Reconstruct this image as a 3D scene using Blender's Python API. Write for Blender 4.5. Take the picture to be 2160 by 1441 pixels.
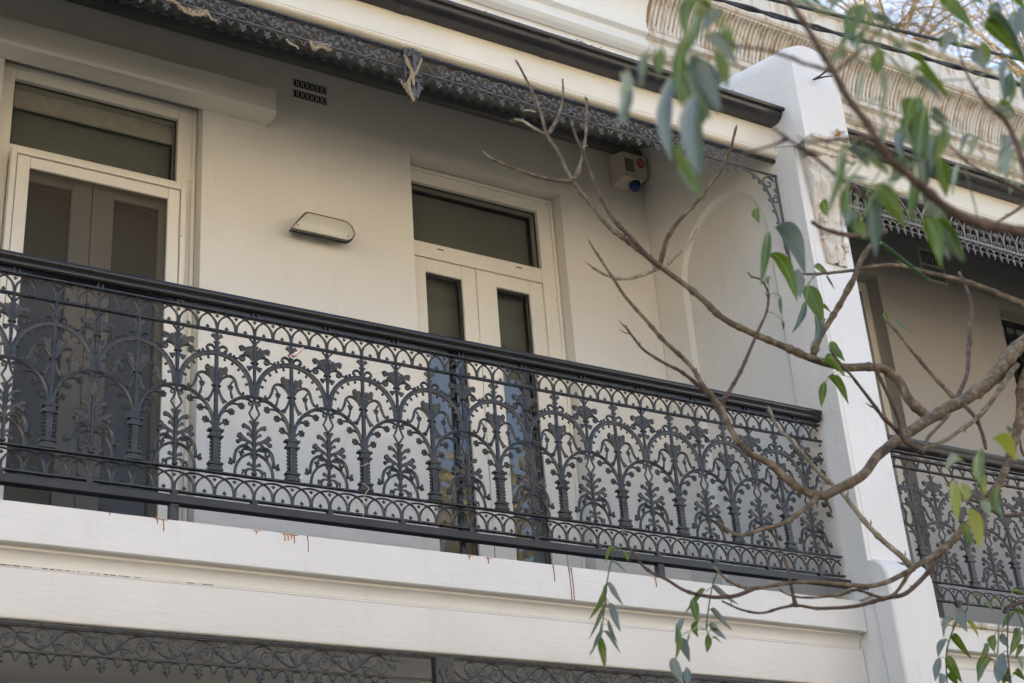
import bpy, bmesh, math, random
from mathutils import Vector, Matrix, noise
R = math.radians
PI = math.pi
sc = bpy.context.scene
for o in list(bpy.data.objects):
    bpy.data.objects.remove(o, do_unlink=True)
random.seed(7)

# ------------------------------------------------------------------ camera
F = 3208.0                                    # focal length in pixels of a 2160 wide picture
YAW, PIT, ROL = R(32.784), R(26.074), R(-4.507)
CAM = Vector((0.0, -5.2, 0.0))                # eye height is z = 0, the ground lies at z = -1.55
GZ = -1.55
fw = Vector((math.sin(YAW)*math.cos(PIT), math.cos(YAW)*math.cos(PIT), math.sin(PIT)))
r0 = Vector((math.cos(YAW), -math.sin(YAW), 0))
u0 = r0.cross(fw)
rt = math.cos(ROL)*r0 + math.sin(ROL)*u0
up = -math.sin(ROL)*r0 + math.cos(ROL)*u0
cd = bpy.data.cameras.new('camera')
cam = bpy.data.objects.new('camera', cd)
sc.collection.objects.link(cam)
cam.matrix_world = Matrix((
    (rt.x, up.x, -fw.x, CAM.x), (rt.y, up.y, -fw.y, CAM.y), (rt.z, up.z, -fw.z, CAM.z), (0, 0, 0, 1)))
cd.sensor_width = 36
cd.lens = F*36/2160
cd.clip_start = 0.05
cd.clip_end = 2000
cd.dof.use_dof = True
cd.dof.focus_distance = 6.45
cd.dof.aperture_fstop = 4.5
sc.camera = cam
sc.render.resolution_x = 1024
sc.render.resolution_y = 683

# ------------------------------------------------------------------ sky, sun, exposure
SUN_EL, SUN_AZ = R(36), R(-20)                 # azimuth measured from +Y (behind the houses) towards +X
w = bpy.data.worlds.new('World')
sc.world = w
w.use_nodes = True
wn = w.node_tree.nodes
bg = wn['Background']
sk = wn.new('ShaderNodeTexSky')
sk.sky_type = 'NISHITA'
sk.sun_disc = False
sk.sun_elevation = SUN_EL
sk.sun_rotation = SUN_AZ
sk.air_density = 1.0
sk.dust_density = 3.5
sk.ozone_density = 1.0
w.node_tree.links.new(sk.outputs[0], bg.inputs[0])
bg.inputs[1].default_value = 0.13
sl = bpy.data.lights.new('sun', 'SUN')
sl.energy = 4.6
sl.angle = R(0.55)
sl.color = (1.0, 0.93, 0.82)
so = bpy.data.objects.new('sun', sl)
sc.collection.objects.link(so)
sd = Vector((math.sin(SUN_AZ)*math.cos(SUN_EL), math.cos(SUN_AZ)*math.cos(SUN_EL), math.sin(SUN_EL)))
so.rotation_euler = sd.to_track_quat('Z', 'Y').to_euler()
so.location = (6, 12, 18)
sc.view_settings.view_transform = 'Standard'
sc.view_settings.look = 'None'
sc.view_settings.gamma = 1
sc.view_settings.use_curve_mapping = False
sc.view_settings.exposure = 2.06
sc.view_settings.use_white_balance = True      # camera balanced for open shade
sc.view_settings.white_balance_temperature = 6620
sc.view_settings.white_balance_tint = 8
sc.cycles.max_bounces = 7
sc.cycles.diffuse_bounces = 4
sc.cycles.glossy_bounces = 3
sc.cycles.transparent_max_bounces = 12
sc.cycles.caustics_reflective = False
sc.cycles.caustics_refractive = False

# ------------------------------------------------------------------ helpers
def ray(x, y):
    return fw + rt*((x-1080)/F) - up*((y-720.5)/F)
def at(x, y, Y):                              # the point of the vertical plane at depth Y behind a photo position
    d = ray(x, y)
    return CAM + d*((Y-CAM.y)/d.y)
def rad_at(p, px):                            # a length in photo pixels turned into metres at point p
    return px*((p-CAM).dot(fw))/F

IRON_K = 1.0                                  # stroke weight of the castings
class MB:
    def __init__(self):
        self.v = []
        self.f = []
    def add(self, vs, fs):
        b = len(self.v)
        self.v += [tuple(p) for p in vs]
        self.f += [tuple(i+b for i in q) for q in fs]
    def box(self, x0, x1, y0, y1, z0, z1):
        self.add([(x0,y0,z0),(x1,y0,z0),(x1,y1,z0),(x0,y1,z0),(x0,y0,z1),(x1,y0,z1),(x1,y1,z1),(x0,y1,z1)],
                 [(0,3,2,1),(4,5,6,7),(0,1,5,4),(1,2,6,5),(2,3,7,6),(3,0,4,7)])
        return self
    def rings(self, rings, cap=True, closed=False):
        n = len(rings[0])
        b = len(self.v)
        for r in rings:
            self.v += [tuple(p) for p in r]
        m = len(rings)
        for i in range(m if closed else m-1):
            j = (i+1) % m
            for k in range(n):
                l = (k+1) % n
                self.f.append((b+i*n+k, b+i*n+l, b+j*n+l, b+j*n+k))
        if cap and not closed:
            self.f.append(tuple(b+k for k in range(n))[::-1])
            self.f.append(tuple(b+(m-1)*n+k for k in range(n)))
    def t2(self, pts, r, flat=0.8, n=6, y=0.0):   # tube lying in the XZ plane; r may be a list
        m = len(pts)
        if not isinstance(r, (list, tuple)):
            r = [r]*m
        elif len(r) != m:
            r = [r[min(len(r)-1, int(i*(len(r)-1)/(m-1)))] + (r[min(len(r)-1, int(i*(len(r)-1)/(m-1))+1)] - r[min(len(r)-1, int(i*(len(r)-1)/(m-1)))])*((i*(len(r)-1)/(m-1)) % 1) for i in range(m)]
        r = [q*IRON_K for q in r]
        rs = []
        for i in range(m):
            a = pts[max(i-1, 0)]; b = pts[min(i+1, m-1)]
            dx, dz = b[0]-a[0], b[1]-a[1]
            L = math.hypot(dx, dz) or 1e-9
            nx, nz = -dz/L, dx/L
            yy = y
            rs.append([(pts[i][0]+nx*r[i]*math.cos(t), yy+r[i]*flat*math.sin(t), pts[i][1]+nz*r[i]*math.cos(t))
                       for t in [2*PI*k/n + PI/n for k in range(n)]])
        self.rings(rs)
        return self
    def t3(self, pts, r, n=6):
        m = len(pts)
        if not isinstance(r, (list, tuple)):
            r = [r]*m
        pts = [Vector(p) for p in pts]
        ref = None
        rs = []
        for i in range(m):
            d = (pts[min(i+1, m-1)]-pts[max(i-1, 0)])
            if d.length < 1e-9:
                d = Vector((0, 0, 1))
            d.normalize()
            if ref is None:
                ref = d.orthogonal().normalized()
            ref = (ref - d*ref.dot(d))
            if ref.length < 1e-6:
                ref = d.orthogonal()
            ref.normalize()
            q = d.cross(ref)
            rs.append([pts[i]+ref*(r[i]*math.cos(2*PI*k/n))+q*(r[i]*math.sin(2*PI*k/n)) for k in range(n)])
        self.rings(rs)
        return self
    def ball(self, c, r, sy=1.0, nu=7, nv=4, sx=1.0, sz=1.0):
        b = len(self.v)
        self.v.append((c[0], c[1], c[2]+r*sz))
        for i in range(1, nv):
            a = PI*i/nv
            for k in range(nu):
                t = 2*PI*k/nu
                self.v.append((c[0]+r*sx*math.sin(a)*math.cos(t), c[1]+r*sy*math.sin(a)*math.sin(t), c[2]+r*sz*math.cos(a)))
        self.v.append((c[0], c[1], c[2]-r*sz))
        e = len(self.v)-1
        for k in range(nu):
            l = (k+1) % nu
            self.f.append((b, b+1+k, b+1+l))
            for i in range(nv-2):
                self.f.append((b+1+i*nu+k, b+1+(i+1)*nu+k, b+1+(i+1)*nu+l, b+1+i*nu+l))
            self.f.append((e, b+1+(nv-2)*nu+l, b+1+(nv-2)*nu+k))
        return self
    def sweep_x(self, prof, x0, x1, xs=None):    # closed (y,z) profile pulled along X
        xs = xs or [x0, x1]
        self.rings([[(x, p[0], p[1]) for p in prof] for x in xs])
        return self
    def prism_y(self, poly, y0, y1):             # closed (x,z) outline pulled along Y
        self.rings([[(p[0], y0, p[1]) for p in poly], [(p[0], y1, p[1]) for p in poly]])
        return self
    def mirror(self, other):                     # append another builder and its mirror image in x
        self.add(other.v, other.f)
        self.add([(-p[0], p[1], p[2]) for p in other.v], [q[::-1] for q in other.f])
        return self
    def mesh(self, name, smooth=True, ang=35, fix=True, clip=None):
        me = bpy.data.meshes.new(name)
        me.from_pydata(self.v, [], self.f)
        if fix or clip is not None:
            bm = bmesh.new()
            bm.from_mesh(me)
            if clip is not None:
                g = bm.verts[:]+bm.edges[:]+bm.faces[:]
                bmesh.ops.bisect_plane(bm, geom=g, plane_co=(clip, 0, 0), plane_no=(1, 0, 0), clear_outer=True)
                bmesh.ops.holes_fill(bm, edges=[e for e in bm.edges if e.is_boundary], sides=0)
            bmesh.ops.recalc_face_normals(bm, faces=bm.faces[:])
            bm.to_mesh(me)
            bm.free()
        if smooth:
            me.shade_smooth()
            me.set_sharp_from_angle(angle=R(ang))
        return me
    def build(self, name, mat, parent=None, smooth=True, ang=35, bevel=0, loc=None, fix=True, clip=None):
        return link(name, self.mesh(name, smooth, ang, fix, clip), mat, parent, bevel, loc)

def link(name, me, mat, parent=None, bevel=0, loc=None):
    o = bpy.data.objects.new(name, me)
    sc.collection.objects.link(o)
    if me is not None and mat is not None and len(me.materials) == 0:
        me.materials.append(mat)
    if parent is not None:
        o.parent = parent
    if loc is not None:
        o.location = loc
    if bevel:
        b = o.modifiers.new('bevel', 'BEVEL')
        b.width = bevel
        b.segments = 2
        b.limit_method = 'ANGLE'
        b.angle_limit = R(40)
    return o
def thing(name, label, cat, loc=(0, 0, 0), group=None):
    o = bpy.data.objects.new(name, None)
    o.empty_display_size = 0.1
    sc.collection.objects.link(o)
    o.location = loc
    return tag(o, label, cat, group)
def tag(o, label=None, cat=None, group=None, kind=None):
    if label: o['label'] = label
    if cat: o['category'] = cat
    if group: o['group'] = group
    if kind: o['kind'] = kind
    return o
def cr(p, k=5):                                  # Catmull-Rom through points of any dimension
    out = []
    n = len(p)
    for i in range(n-1):
        a, b, c, d = p[max(i-1, 0)], p[i], p[i+1], p[min(i+2, n-1)]
        for j in range(k):
            t = j/k
            out.append(tuple(0.5*((2*b[q])+(-a[q]+c[q])*t+(2*a[q]-5*b[q]+4*c[q]-d[q])*t*t+(-a[q]+3*b[q]-3*c[q]+d[q])*t**3) for q in range(len(b))))
    out.append(tuple(p[-1]))
    return out
def spiral(cx, cz, ra, rb, a0, turn, n=12):
    return [(cx+(ra+(rb-ra)*i/n)*math.cos(a0+turn*i/n), cz+(ra+(rb-ra)*i/n)*math.sin(a0+turn*i/n)) for i in range(n+1)]
def arc(cx, cz, r, a0, a1, n=16, rz=None):
    rz = rz or r
    return [(cx+r*math.cos(a0+(a1-a0)*i/n), cz+rz*math.sin(a0+(a1-a0)*i/n)) for i in range(n+1)]

# ------------------------------------------------------------------ materials
def new_mat(name):
    m = bpy.data.materials.new(name)
    m.use_nodes = True
    nt = m.node_tree
    return m, nt, nt.nodes, nt.links, nt.nodes['Principled BSDF']
def setp(p, **k):
    for a, b in k.items():
        if a in p.inputs:
            p.inputs[a].default_value = b
def rgba(c): return (c[0], c[1], c[2], 1)
def ramp(N, L, src, pos, cols):
    r = N.new('ShaderNodeValToRGB')
    e = r.color_ramp.elements
    e[0].position, e[0].color = pos[0], rgba(cols[0])
    e[1].position, e[1].color = pos[-1], rgba(cols[-1])
    for q, c in list(zip(pos, cols))[1:-1]:
        x = e.new(q); x.color = rgba(c)
    L.new(src, r.inputs[0])
    return r.outputs[0]
def noise_tex(N, L, vec, scale, detail=4, rough=0.55, dist=0.0):
    t = N.new('ShaderNodeTexNoise')
    t.inputs['Scale'].default_value = scale
    t.inputs['Detail'].default_value = detail
    t.inputs['Roughness'].default_value = rough
    t.inputs['Distortion'].default_value = dist
    if vec is not None: L.new(vec, t.inputs['Vector'])
    return t.outputs[0]
def mapping(N, L, scale=(1, 1, 1), world=True):
    if world:
        g = N.new('ShaderNodeNewGeometry').outputs['Position']
    else:
        g = N.new('ShaderNodeTexCoord').outputs['Object']
    m = N.new('ShaderNodeMapping')
    m.inputs['Scale'].default_value = scale
    L.new(g, m.inputs['Vector'])
    return m.outputs[0]
def mixc(N, L, fac, a, b, mode='MIX'):
    m = N.new('ShaderNodeMix')
    m.data_type = 'RGBA'
    m.blend_type = mode
    if isinstance(fac, float): m.inputs[0].default_value = fac
    else: L.new(fac, m.inputs[0])
    for s, q in ((6, a), (7, b)):
        if isinstance(q, (tuple, list)): m.inputs[s].default_value = rgba(q)
        else: L.new(q, m.inputs[s])
    return m.outputs[2]
def bump(N, L, p, h, strength, dist):
    b = N.new('ShaderNodeBump')
    b.inputs['Strength'].default_value = strength
    b.inputs['Distance'].default_value = dist
    L.new(h, b.inputs['Height'])
    L.new(b.outputs[0], p.inputs['Normal'])
def paint(name, col, dirt=(0.35, 0.27, 0.17), amount=0.5, rough=0.55, brush=(1, 1, 1), bs=0.25, bd=0.003, speck=True, var=0.06, thr=(0.56, 0.80), dm=0.45):
    m, nt, N, L, p = new_mat(name)
    v = mapping(N, L)
    n1 = noise_tex(N, L, v, 1.3, 4, 0.6)
    lo = tuple(c*(1-var) for c in col); hi = tuple(min(1, c*(1+var*0.6)) for c in col)
    base = ramp(N, L, n1, [0.3, 0.7], [lo, hi])
    # streaky stains that run down
    vs = mapping(N, L, (9, 9, 0.9))
    n2 = noise_tex(N, L, vs, 2.0, 5, 0.65)
    f2 = ramp(N, L, n2, list(thr), [(0, 0, 0), (amount,)*3])
    c = mixc(N, L, f2, base, tuple(col[i]*(1-dm)+dirt[i]*dm for i in range(3)))
    # broad faint marks
    n3 = noise_tex(N, L, v, 4.2, 6, 0.7, 0.6)
    f3 = ramp(N, L, n3, [0.58, 0.74], [(0, 0, 0), (amount*0.5,)*3])
    c = mixc(N, L, f3, c, tuple(col[i]*0.75+dirt[i]*0.25 for i in range(3)))
    if speck:
        vo = N.new('ShaderNodeTexVoronoi')
        vo.inputs['Scale'].default_value = 16
        L.new(v, vo.inputs['Vector'])
        f4 = ramp(N, L, vo.outputs['Distance'], [0.03, 0.055], [(amount*0.9,)*3, (0, 0, 0)])
        n5 = noise_tex(N, L, v, 2.3, 2)
        f5 = ramp(N, L, n5, [0.55, 0.66], [(0, 0, 0), (1, 1, 1)])
        ff = mixc(N, L, 1.0, f4, f5, 'MULTIPLY')
        c = mixc(N, L, ff, c, (0.12, 0.08, 0.05))
    L.new(c, p.inputs['Base Color'])
    setp(p, Roughness=rough)
    vb = mapping(N, L, brush)
    h1 = noise_tex(N, L, vb, 55, 4, 0.6)
    h2 = noise_tex(N, L, v, 5, 3, 0.5)
    mx = N.new('ShaderNodeMath'); mx.operation = 'MULTIPLY_ADD'
    L.new(h2, mx.inputs[0]); mx.inputs[1].default_value = 2.2; L.new(h1, mx.inputs[2])
    bump(N, L, p, mx.outputs[0], bs, bd)
    return m
def iron_mat(name, col, dust=(0.20, 0.14, 0.08), dustamt=0.75, rough=0.42):
    m, nt, N, L, p = new_mat(name)
    v = mapping(N, L)
    n1 = noise_tex(N, L, v, 26, 5, 0.65)
    base = ramp(N, L, n1, [0.3, 0.75], [tuple(c*0.7 for c in col), tuple(c*1.5 for c in col)])
    n2 = noise_tex(N, L, v, 9, 5, 0.7)
    f = ramp(N, L, n2, [0.50, 0.72], [(0, 0, 0), (dustamt,)*3])
    c = mixc(N, L, f, base, dust)
    n3 = noise_tex(N, L, v, 3.1, 3, 0.6)
    f3 = ramp(N, L, n3, [0.45, 0.65], [(0.15,)*3, (1, 1, 1)])
    c2 = mixc(N, L, f3, base, c)
    L.new(c2, p.inputs['Base Color'])
    rr = ramp(N, L, n1, [0.2, 0.8], [(rough*0.8,)*3, (min(1, rough*1.5),)*3])
    L.new(rr, p.inputs['Roughness'])
    setp(p, **{'Specular IOR Level': 0.48})
    bump(N, L, p, noise_tex(N, L, v, 130, 4, 0.6), 0.3, 0.0015)
    return m
def plain(name, col, rough=0.5, metal=0.0, var=0.15, scale=20, bs=0.1):
    m, nt, N, L, p = new_mat(name)
    v = mapping(N, L)
    n1 = noise_tex(N, L, v, scale, 5, 0.6)
    L.new(ramp(N, L, n1, [0.25, 0.75], [tuple(c*(1-var) for c in col), tuple(min(1, c*(1+var)) for c in col)]), p.inputs['Base Color'])
    setp(p, Roughness=rough, Metallic=metal)
    bump(N, L, p, noise_tex(N, L, v, scale*4, 4, 0.6), bs, 0.002)
    return m

M = {}
M['wall'] = paint('wall_paint', (0.715, 0.70, 0.655), amount=0.34, rough=0.6, bs=0.18, var=0.05)
M['slab'] = paint('slab_paint', (0.72, 0.71, 0.69), amount=0.3, rough=0.5, brush=(0.15, 1, 1), bs=0.35, bd=0.004)
M['trim'] = paint('timber_paint', (0.77, 0.725, 0.62), amount=0.16, rough=0.42, brush=(0.1, 1, 1), bs=0.2)
M['pillar'] = paint('pillar_render', (0.76, 0.745, 0.715), amount=0.4, rough=0.65, bs=0.5, bd=0.006)
M['stucco'] = paint('old_stucco', (0.70, 0.665, 0.60), dirt=(0.25, 0.14, 0.05), amount=0.85, rough=0.75, bs=0.8, bd=0.008, thr=(0.48, 0.66), dm=0.85)
M['parapet'] = paint('parapet_paint', (0.70, 0.655, 0.58), dirt=(0.36, 0.21, 0.075), amount=0.8, rough=0.7, bs=0.5, bd=0.006, thr=(0.48, 0.64), dm=0.85)
M['upper'] = paint('upper_wall_paint', (0.80, 0.775, 0.725), amount=0.12, rough=0.6, bs=0.2)
M['frame'] = paint('frame_paint', (0.76, 0.73, 0.66), amount=0.12, rough=0.35, bs=0.08, speck=False)
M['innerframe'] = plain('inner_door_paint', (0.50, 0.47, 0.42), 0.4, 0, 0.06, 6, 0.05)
M['iron'] = iron_mat('cast_iron_paint', (0.026, 0.026, 0.0275), dust=(0.10, 0.078, 0.052), dustamt=0.65, rough=0.24)
M['ironf'] = iron_mat('frieze_iron_paint', (0.080, 0.078, 0.083), dustamt=0.35, rough=0.42)
M['ironl'] = iron_mat('lower_frieze_paint', (0.034, 0.034, 0.036), dustamt=0.4, rough=0.3)
M['iron2'] = iron_mat('weathered_iron_paint', (0.050, 0.048, 0.046), rough=0.5)
M['ironpale'] = iron_mat('pale_iron_paint', (0.19, 0.182, 0.178), rough=0.6, dustamt=0.4)
M['rail'] = plain('handrail_paint', (0.014, 0.0142, 0.016), 0.24, 0, 0.2, 3, 0.02)
M['gutter'] = plain('gutter_paint', (0.026, 0.025, 0.030), 0.27, 0, 0.2, 6, 0.05)
M['bar'] = plain('bar_paint', (0.022, 0.022, 0.024), 0.38, 0, 0.3, 9, 0.08)
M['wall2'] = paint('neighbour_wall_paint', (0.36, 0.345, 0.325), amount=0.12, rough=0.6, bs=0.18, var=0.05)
M['groove'] = plain('shaded_cove', (0.27, 0.20, 0.12), 0.85, 0, 0.3, 12, 0.3)  # dark gaps between the cornice ribs, shade put into the colour
M['curtain'] = plain('blind_cloth', (0.275, 0.285, 0.255), 0.85, 0, 0.06, 3, 0.05)
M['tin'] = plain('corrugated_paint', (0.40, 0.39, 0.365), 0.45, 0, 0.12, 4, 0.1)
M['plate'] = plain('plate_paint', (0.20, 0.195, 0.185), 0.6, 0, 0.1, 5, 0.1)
M['plate2'] = plain('wall_plate_paint', (0.18, 0.174, 0.165), 0.6, 0, 0.1, 5, 0.1)
M['deck'] = plain('added_deck_paint', (0.06, 0.057, 0.054), 0.7, 0, 0.2, 4, 0.2)
M['room'] = plain('room_paint', (0.50, 0.48, 0.42), 0.8, 0, 0.05, 2, 0.02)
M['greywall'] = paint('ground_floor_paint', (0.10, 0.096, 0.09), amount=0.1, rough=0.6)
M['black'] = plain('dark_seal', (0.012, 0.012, 0.012), 0.5)
M['dark'] = plain('dark_hollow', (0.02, 0.019, 0.018), 0.9)
M['plastic'] = plain('cream_plastic', (0.62, 0.56, 0.47), 0.4, 0, 0.05, 8, 0.03)
M['red'] = plain('red_sticker', (0.42, 0.02, 0.03), 0.35)
M['pink'] = plain('pale_print', (0.65, 0.42, 0.40), 0.4)
M['blue'] = plain('blue_lens', (0.01, 0.05, 0.22), 0.12)
M['alu'] = plain('cover_enamel', (0.60, 0.58, 0.50), 0.42, 0.0, 0.06, 5, 0.03)
M['rust'] = plain('rust_stain', (0.40, 0.17, 0.035), 0.75, 0, 0.35, 60)
M['rustdark'] = plain('rust_stain_dark', (0.20, 0.07, 0.035), 0.75, 0, 0.3, 60)
M['web'] = plain('cobweb_dust', (0.42, 0.33, 0.22), 0.95, 0, 0.3, 50)
M['webpale'] = plain('cobweb_pale', (0.50, 0.42, 0.31), 0.95, 0, 0.3, 50)
M['ribbon'] = plain('ribbon_white', (0.75, 0.66, 0.62), 0.6)
M['ribbonred'] = plain('ribbon_red', (0.5, 0.10, 0.07), 0.6)
M['string'] = plain('string', (0.66, 0.58, 0.40), 0.8)
M['cable'] = plain('cable_sheath', (0.022, 0.023, 0.024), 0.5)
M['blind'] = plain('blind_fabric', (0.70, 0.68, 0.60), 0.6)
M['litter'] = plain('dry_leaf_litter', (0.22, 0.12, 0.05), 0.9, 0, 0.5, 80)

def glass_mat(name, tint, rough=0.0, ior=1.5, extra=0.0):
    m, nt, N, L, p = new_mat(name)
    N.remove(p)
    out = [n for n in N if n.type == 'OUTPUT_MATERIAL'][0]
    tr = N.new('ShaderNodeBsdfTransparent'); tr.inputs[0].default_value = rgba(tint)
    gl = N.new('ShaderNodeBsdfGlossy'); gl.inputs['Roughness'].default_value = rough
    gl.inputs[0].default_value = (0.9, 0.95, 1, 1)
    fr = N.new('ShaderNodeFresnel'); fr.inputs[0].default_value = ior
    v = mapping(N, L)
    b = N.new('ShaderNodeBump'); b.inputs['Strength'].default_value = 0.04; b.inputs['Distance'].default_value = 0.02
    L.new(noise_tex(N, L, v, 2.4, 2), b.inputs['Height'])
    L.new(b.outputs[0], gl.inputs['Normal'])
    ad = N.new('ShaderNodeMath'); ad.operation = 'ADD'; ad.use_clamp = True
    L.new(fr.outputs[0], ad.inputs[0]); ad.inputs[1].default_value = extra
    mx = N.new('ShaderNodeMixShader')
    ge = N.new('ShaderNodeNewGeometry')
    iv = N.new('ShaderNodeMath'); iv.operation = 'SUBTRACT'; iv.inputs[0].default_value = 1.0
    L.new(ge.outputs['Backfacing'], iv.inputs[1])
    ml = N.new('ShaderNodeMath'); ml.operation = 'MULTIPLY'
    L.new(ad.outputs[0], ml.inputs[0]); L.new(iv.outputs[0], ml.inputs[1])
    L.new(ml.outputs[0], mx.inputs[0]); L.new(tr.outputs[0], mx.inputs[1]); L.new(gl.outputs[0], mx.inputs[2])
    L.new(mx.outputs[0], out.inputs[0])
    return m
M['glass'] = glass_mat('window_glass', (0.81, 0.81, 0.80), 0.0, 1.6, 0.03)
def screen_mat():
    m, nt, N, L, p = new_mat('insect_screen')
    out = [n for n in N if n.type == 'OUTPUT_MATERIAL'][0]
    tr = N.new('ShaderNodeBsdfTransparent')
    setp(p, Roughness=0.6); p.inputs['Base Color'].default_value = (0.06, 0.05, 0.038, 1)
    mx = N.new('ShaderNodeMixShader'); mx.inputs[0].default_value = 0.38
    L.new(tr.outputs[0], mx.inputs[1]); L.new(p.outputs[0], mx.inputs[2]); L.new(mx.outputs[0], out.inputs[0])
    return m
M['screen'] = screen_mat()
def web_mat():
    m, nt, N, L, p = new_mat('cobweb_veil')
    out = [n for n in N if n.type == 'OUTPUT_MATERIAL'][0]
    p.inputs['Base Color'].default_value = (0.52, 0.43, 0.31, 1); setp(p, Roughness=1.0)
    tr = N.new('ShaderNodeBsdfTransparent')
    v = mapping(N, L, (60, 60, 200))
    f = ramp(N, L, noise_tex(N, L, v, 1.5, 4, 0.7), [0.42, 0.68], [(0, 0, 0), (0.85,)*3])
    mx = N.new('ShaderNodeMixShader')
    L.new(f, mx.inputs[0]); L.new(tr.outputs[0], mx.inputs[1]); L.new(p.outputs[0], mx.inputs[2]); L.new(mx.outputs[0], out.inputs[0])
    return m
M['veil'] = web_mat()
def leaf_mat(name, col, under, trans, rough=0.38):
    m, nt, N, L, p = new_mat(name)
    out = [n for n in N if n.type == 'OUTPUT_MATERIAL'][0]
    v = mapping(N, L)
    n1 = noise_tex(N, L, v, 40, 4, 0.6)
    a = ramp(N, L, n1, [0.3, 0.7], [tuple(c*0.75 for c in col), tuple(c*1.25 for c in col)])
    g = N.new('ShaderNodeNewGeometry')
    c = mixc(N, L, g.outputs['Backfacing'], a, under)
    L.new(c, p.inputs['Base Color'])
    setp(p, Roughness=rough, **{'Specular IOR Level': 0.6})
    t = N.new('ShaderNodeBsdfTranslucent'); t.inputs[0].default_value = rgba(trans)
    mx = N.new('ShaderNodeMixShader'); mx.inputs[0].default_value = 0.42
    L.new(p.outputs[0], mx.inputs[1]); L.new(t.outputs[0], mx.inputs[2]); L.new(mx.outputs[0], out.inputs[0])
    return m
M['lg'] = leaf_mat('leaf_green', (0.042, 0.095, 0.006), (0.07, 0.125, 0.012), (0.12, 0.21, 0.003), 0.32)
M['lb'] = leaf_mat('leaf_sky_sheen', (0.17, 0.22, 0.245), (0.20, 0.25, 0.265), (0.06, 0.10, 0.07), 0.32)  # blue-grey sky reflection on these leaves is put into their colour
M['ld'] = leaf_mat('leaf_dark', (0.035, 0.075, 0.05), (0.07, 0.12, 0.09), (0.03, 0.07, 0.02), 0.35)
M['lp'] = leaf_mat('leaf_pale', (0.26, 0.33, 0.27), (0.30, 0.38, 0.30), (0.15, 0.2, 0.12), 0.5)
M['ly'] = leaf_mat('leaf_yellow', (0.24, 0.25, 0.025), (0.28, 0.30, 0.06), (0.42, 0.42, 0.03))
M['lrib'] = plain('leaf_rib', (0.20, 0.26, 0.10), 0.5)
M['lt'] = leaf_mat('leaf_autumn', (0.30, 0.20, 0.04), (0.30, 0.22, 0.07), (0.35, 0.22, 0.04), 0.6)
def bark(name, c1, c2, c3):
    m, nt, N, L, p = new_mat(name)
    v = mapping(N, L)
    n1 = noise_tex(N, L, v, 34, 6, 0.75)
    a = ramp(N, L, n1, [0.33, 0.5, 0.68], [c1, c2, c3])
    vo = N.new('ShaderNodeTexVoronoi'); vo.inputs['Scale'].default_value = 70
    L.new(v, vo.inputs['Vector'])
    f = ramp(N, L, vo.outputs['Distance'], [0.10, 0.2], [(0.6,)*3, (0, 0, 0)])
    L.new(mixc(N, L, f, a, (0.05, 0.03, 0.02)), p.inputs['Base Color'])
    setp(p, Roughness=0.75)
    bump(N, L, p, noise_tex(N, L, v, 90, 5, 0.7), 0.6, 0.006)
    return m
M['bark'] = bark('bark_grey_brown', (0.035, 0.024, 0.015), (0.11, 0.080, 0.050), (0.27, 0.22, 0.145))
M['barkred'] = bark('bark_red_brown', (0.028, 0.017, 0.012), (0.075, 0.046, 0.033), (0.17, 0.12, 0.09))
M['barkpale'] = bark('bark_pale', (0.09, 0.068, 0.045), (0.23, 0.195, 0.135), (0.45, 0.42, 0.36))
M['barktwig'] = bark('bark_twig', (0.10, 0.07, 0.04), (0.24, 0.17, 0.09), (0.38, 0.28, 0.15))
M['bud'] = plain('bud_green', (0.13, 0.17, 0.085), 0.6)
M['asphalt'] = plain('asphalt', (0.055, 0.054, 0.052), 0.85, 0, 0.25, 30, 0.4)
M['concrete'] = plain('footpath_concrete', (0.15, 0.14, 0.12), 0.8, 0, 0.12, 6, 0.2)
M['earth'] = plain('ground_dirt', (0.13, 0.115, 0.08), 0.9, 0, 0.25, 3, 0.3)
M['opp'] = plain('opposite_wall_paint', (0.76, 0.71, 0.62), 0.8, 0, 0.06, 2, 0.1)
M['opp2'] = plain('opposite_brick', (0.62, 0.52, 0.42), 0.85, 0, 0.1, 5, 0.2)
M['rooft'] = plain('opposite_roof', (0.16, 0.10, 0.08), 0.8, 0, 0.15, 6, 0.2)

# ------------------------------------------------------------------ setting: ground, road, footpaths
XW = 5.17            # inner face of the wing wall between the two houses
YW = 1.18            # plane of the front walls
def slabobj(name, x0, x1, y0, y1, z0, z1, mat):
    o = MB().box(x0, x1, y0, y1, z0, z1).build(name, mat)
    return tag(o, kind='structure')
slabobj('ground', -120, 140, -140, 140, GZ-0.5, GZ, M['earth'])
slabobj('road', -120, 140, -12.5, -5.9, GZ-0.2, GZ+0.004, M['asphalt'])
slabobj('footpath', -120, 140, -5.75, -1.8, GZ-0.2, GZ+0.13, M['concrete'])
slabobj('kerb', -120, 140, -5.9, -5.75, GZ-0.2, GZ+0.126, M['concrete'])
slabobj('footpath_opposite', -120, 140, -16, -12.65, GZ-0.2, GZ+0.13, M['concrete'])
slabobj('kerb_opposite', -120, 140, -12.65, -12.5, GZ-0.2, GZ+0.126, M['concrete'])

# ------------------------------------------------------------------ the two terrace houses
house = thing('terrace_house', 'cream two-storey terrace house with dark iron balcony and two tall glazed doors', 'house', (2.6, 1.3, GZ))
house2 = thing('terrace_house', 'neighbouring terrace house right of the white wing wall with stained ribbed cornice', 'house', (7.5, 1.3, GZ))
def part(mb, name, mat, parent, **k):
    o = mb.build(name, mat, None, **k)
    o.parent = parent
    top = parent
    base = Vector((0, 0, 0))
    while top is not None:
        base += Vector(top.location)
        top = top.parent
    o.location = -base if k.get('loc') is None else Vector(k['loc'])-base
    return o

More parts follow.
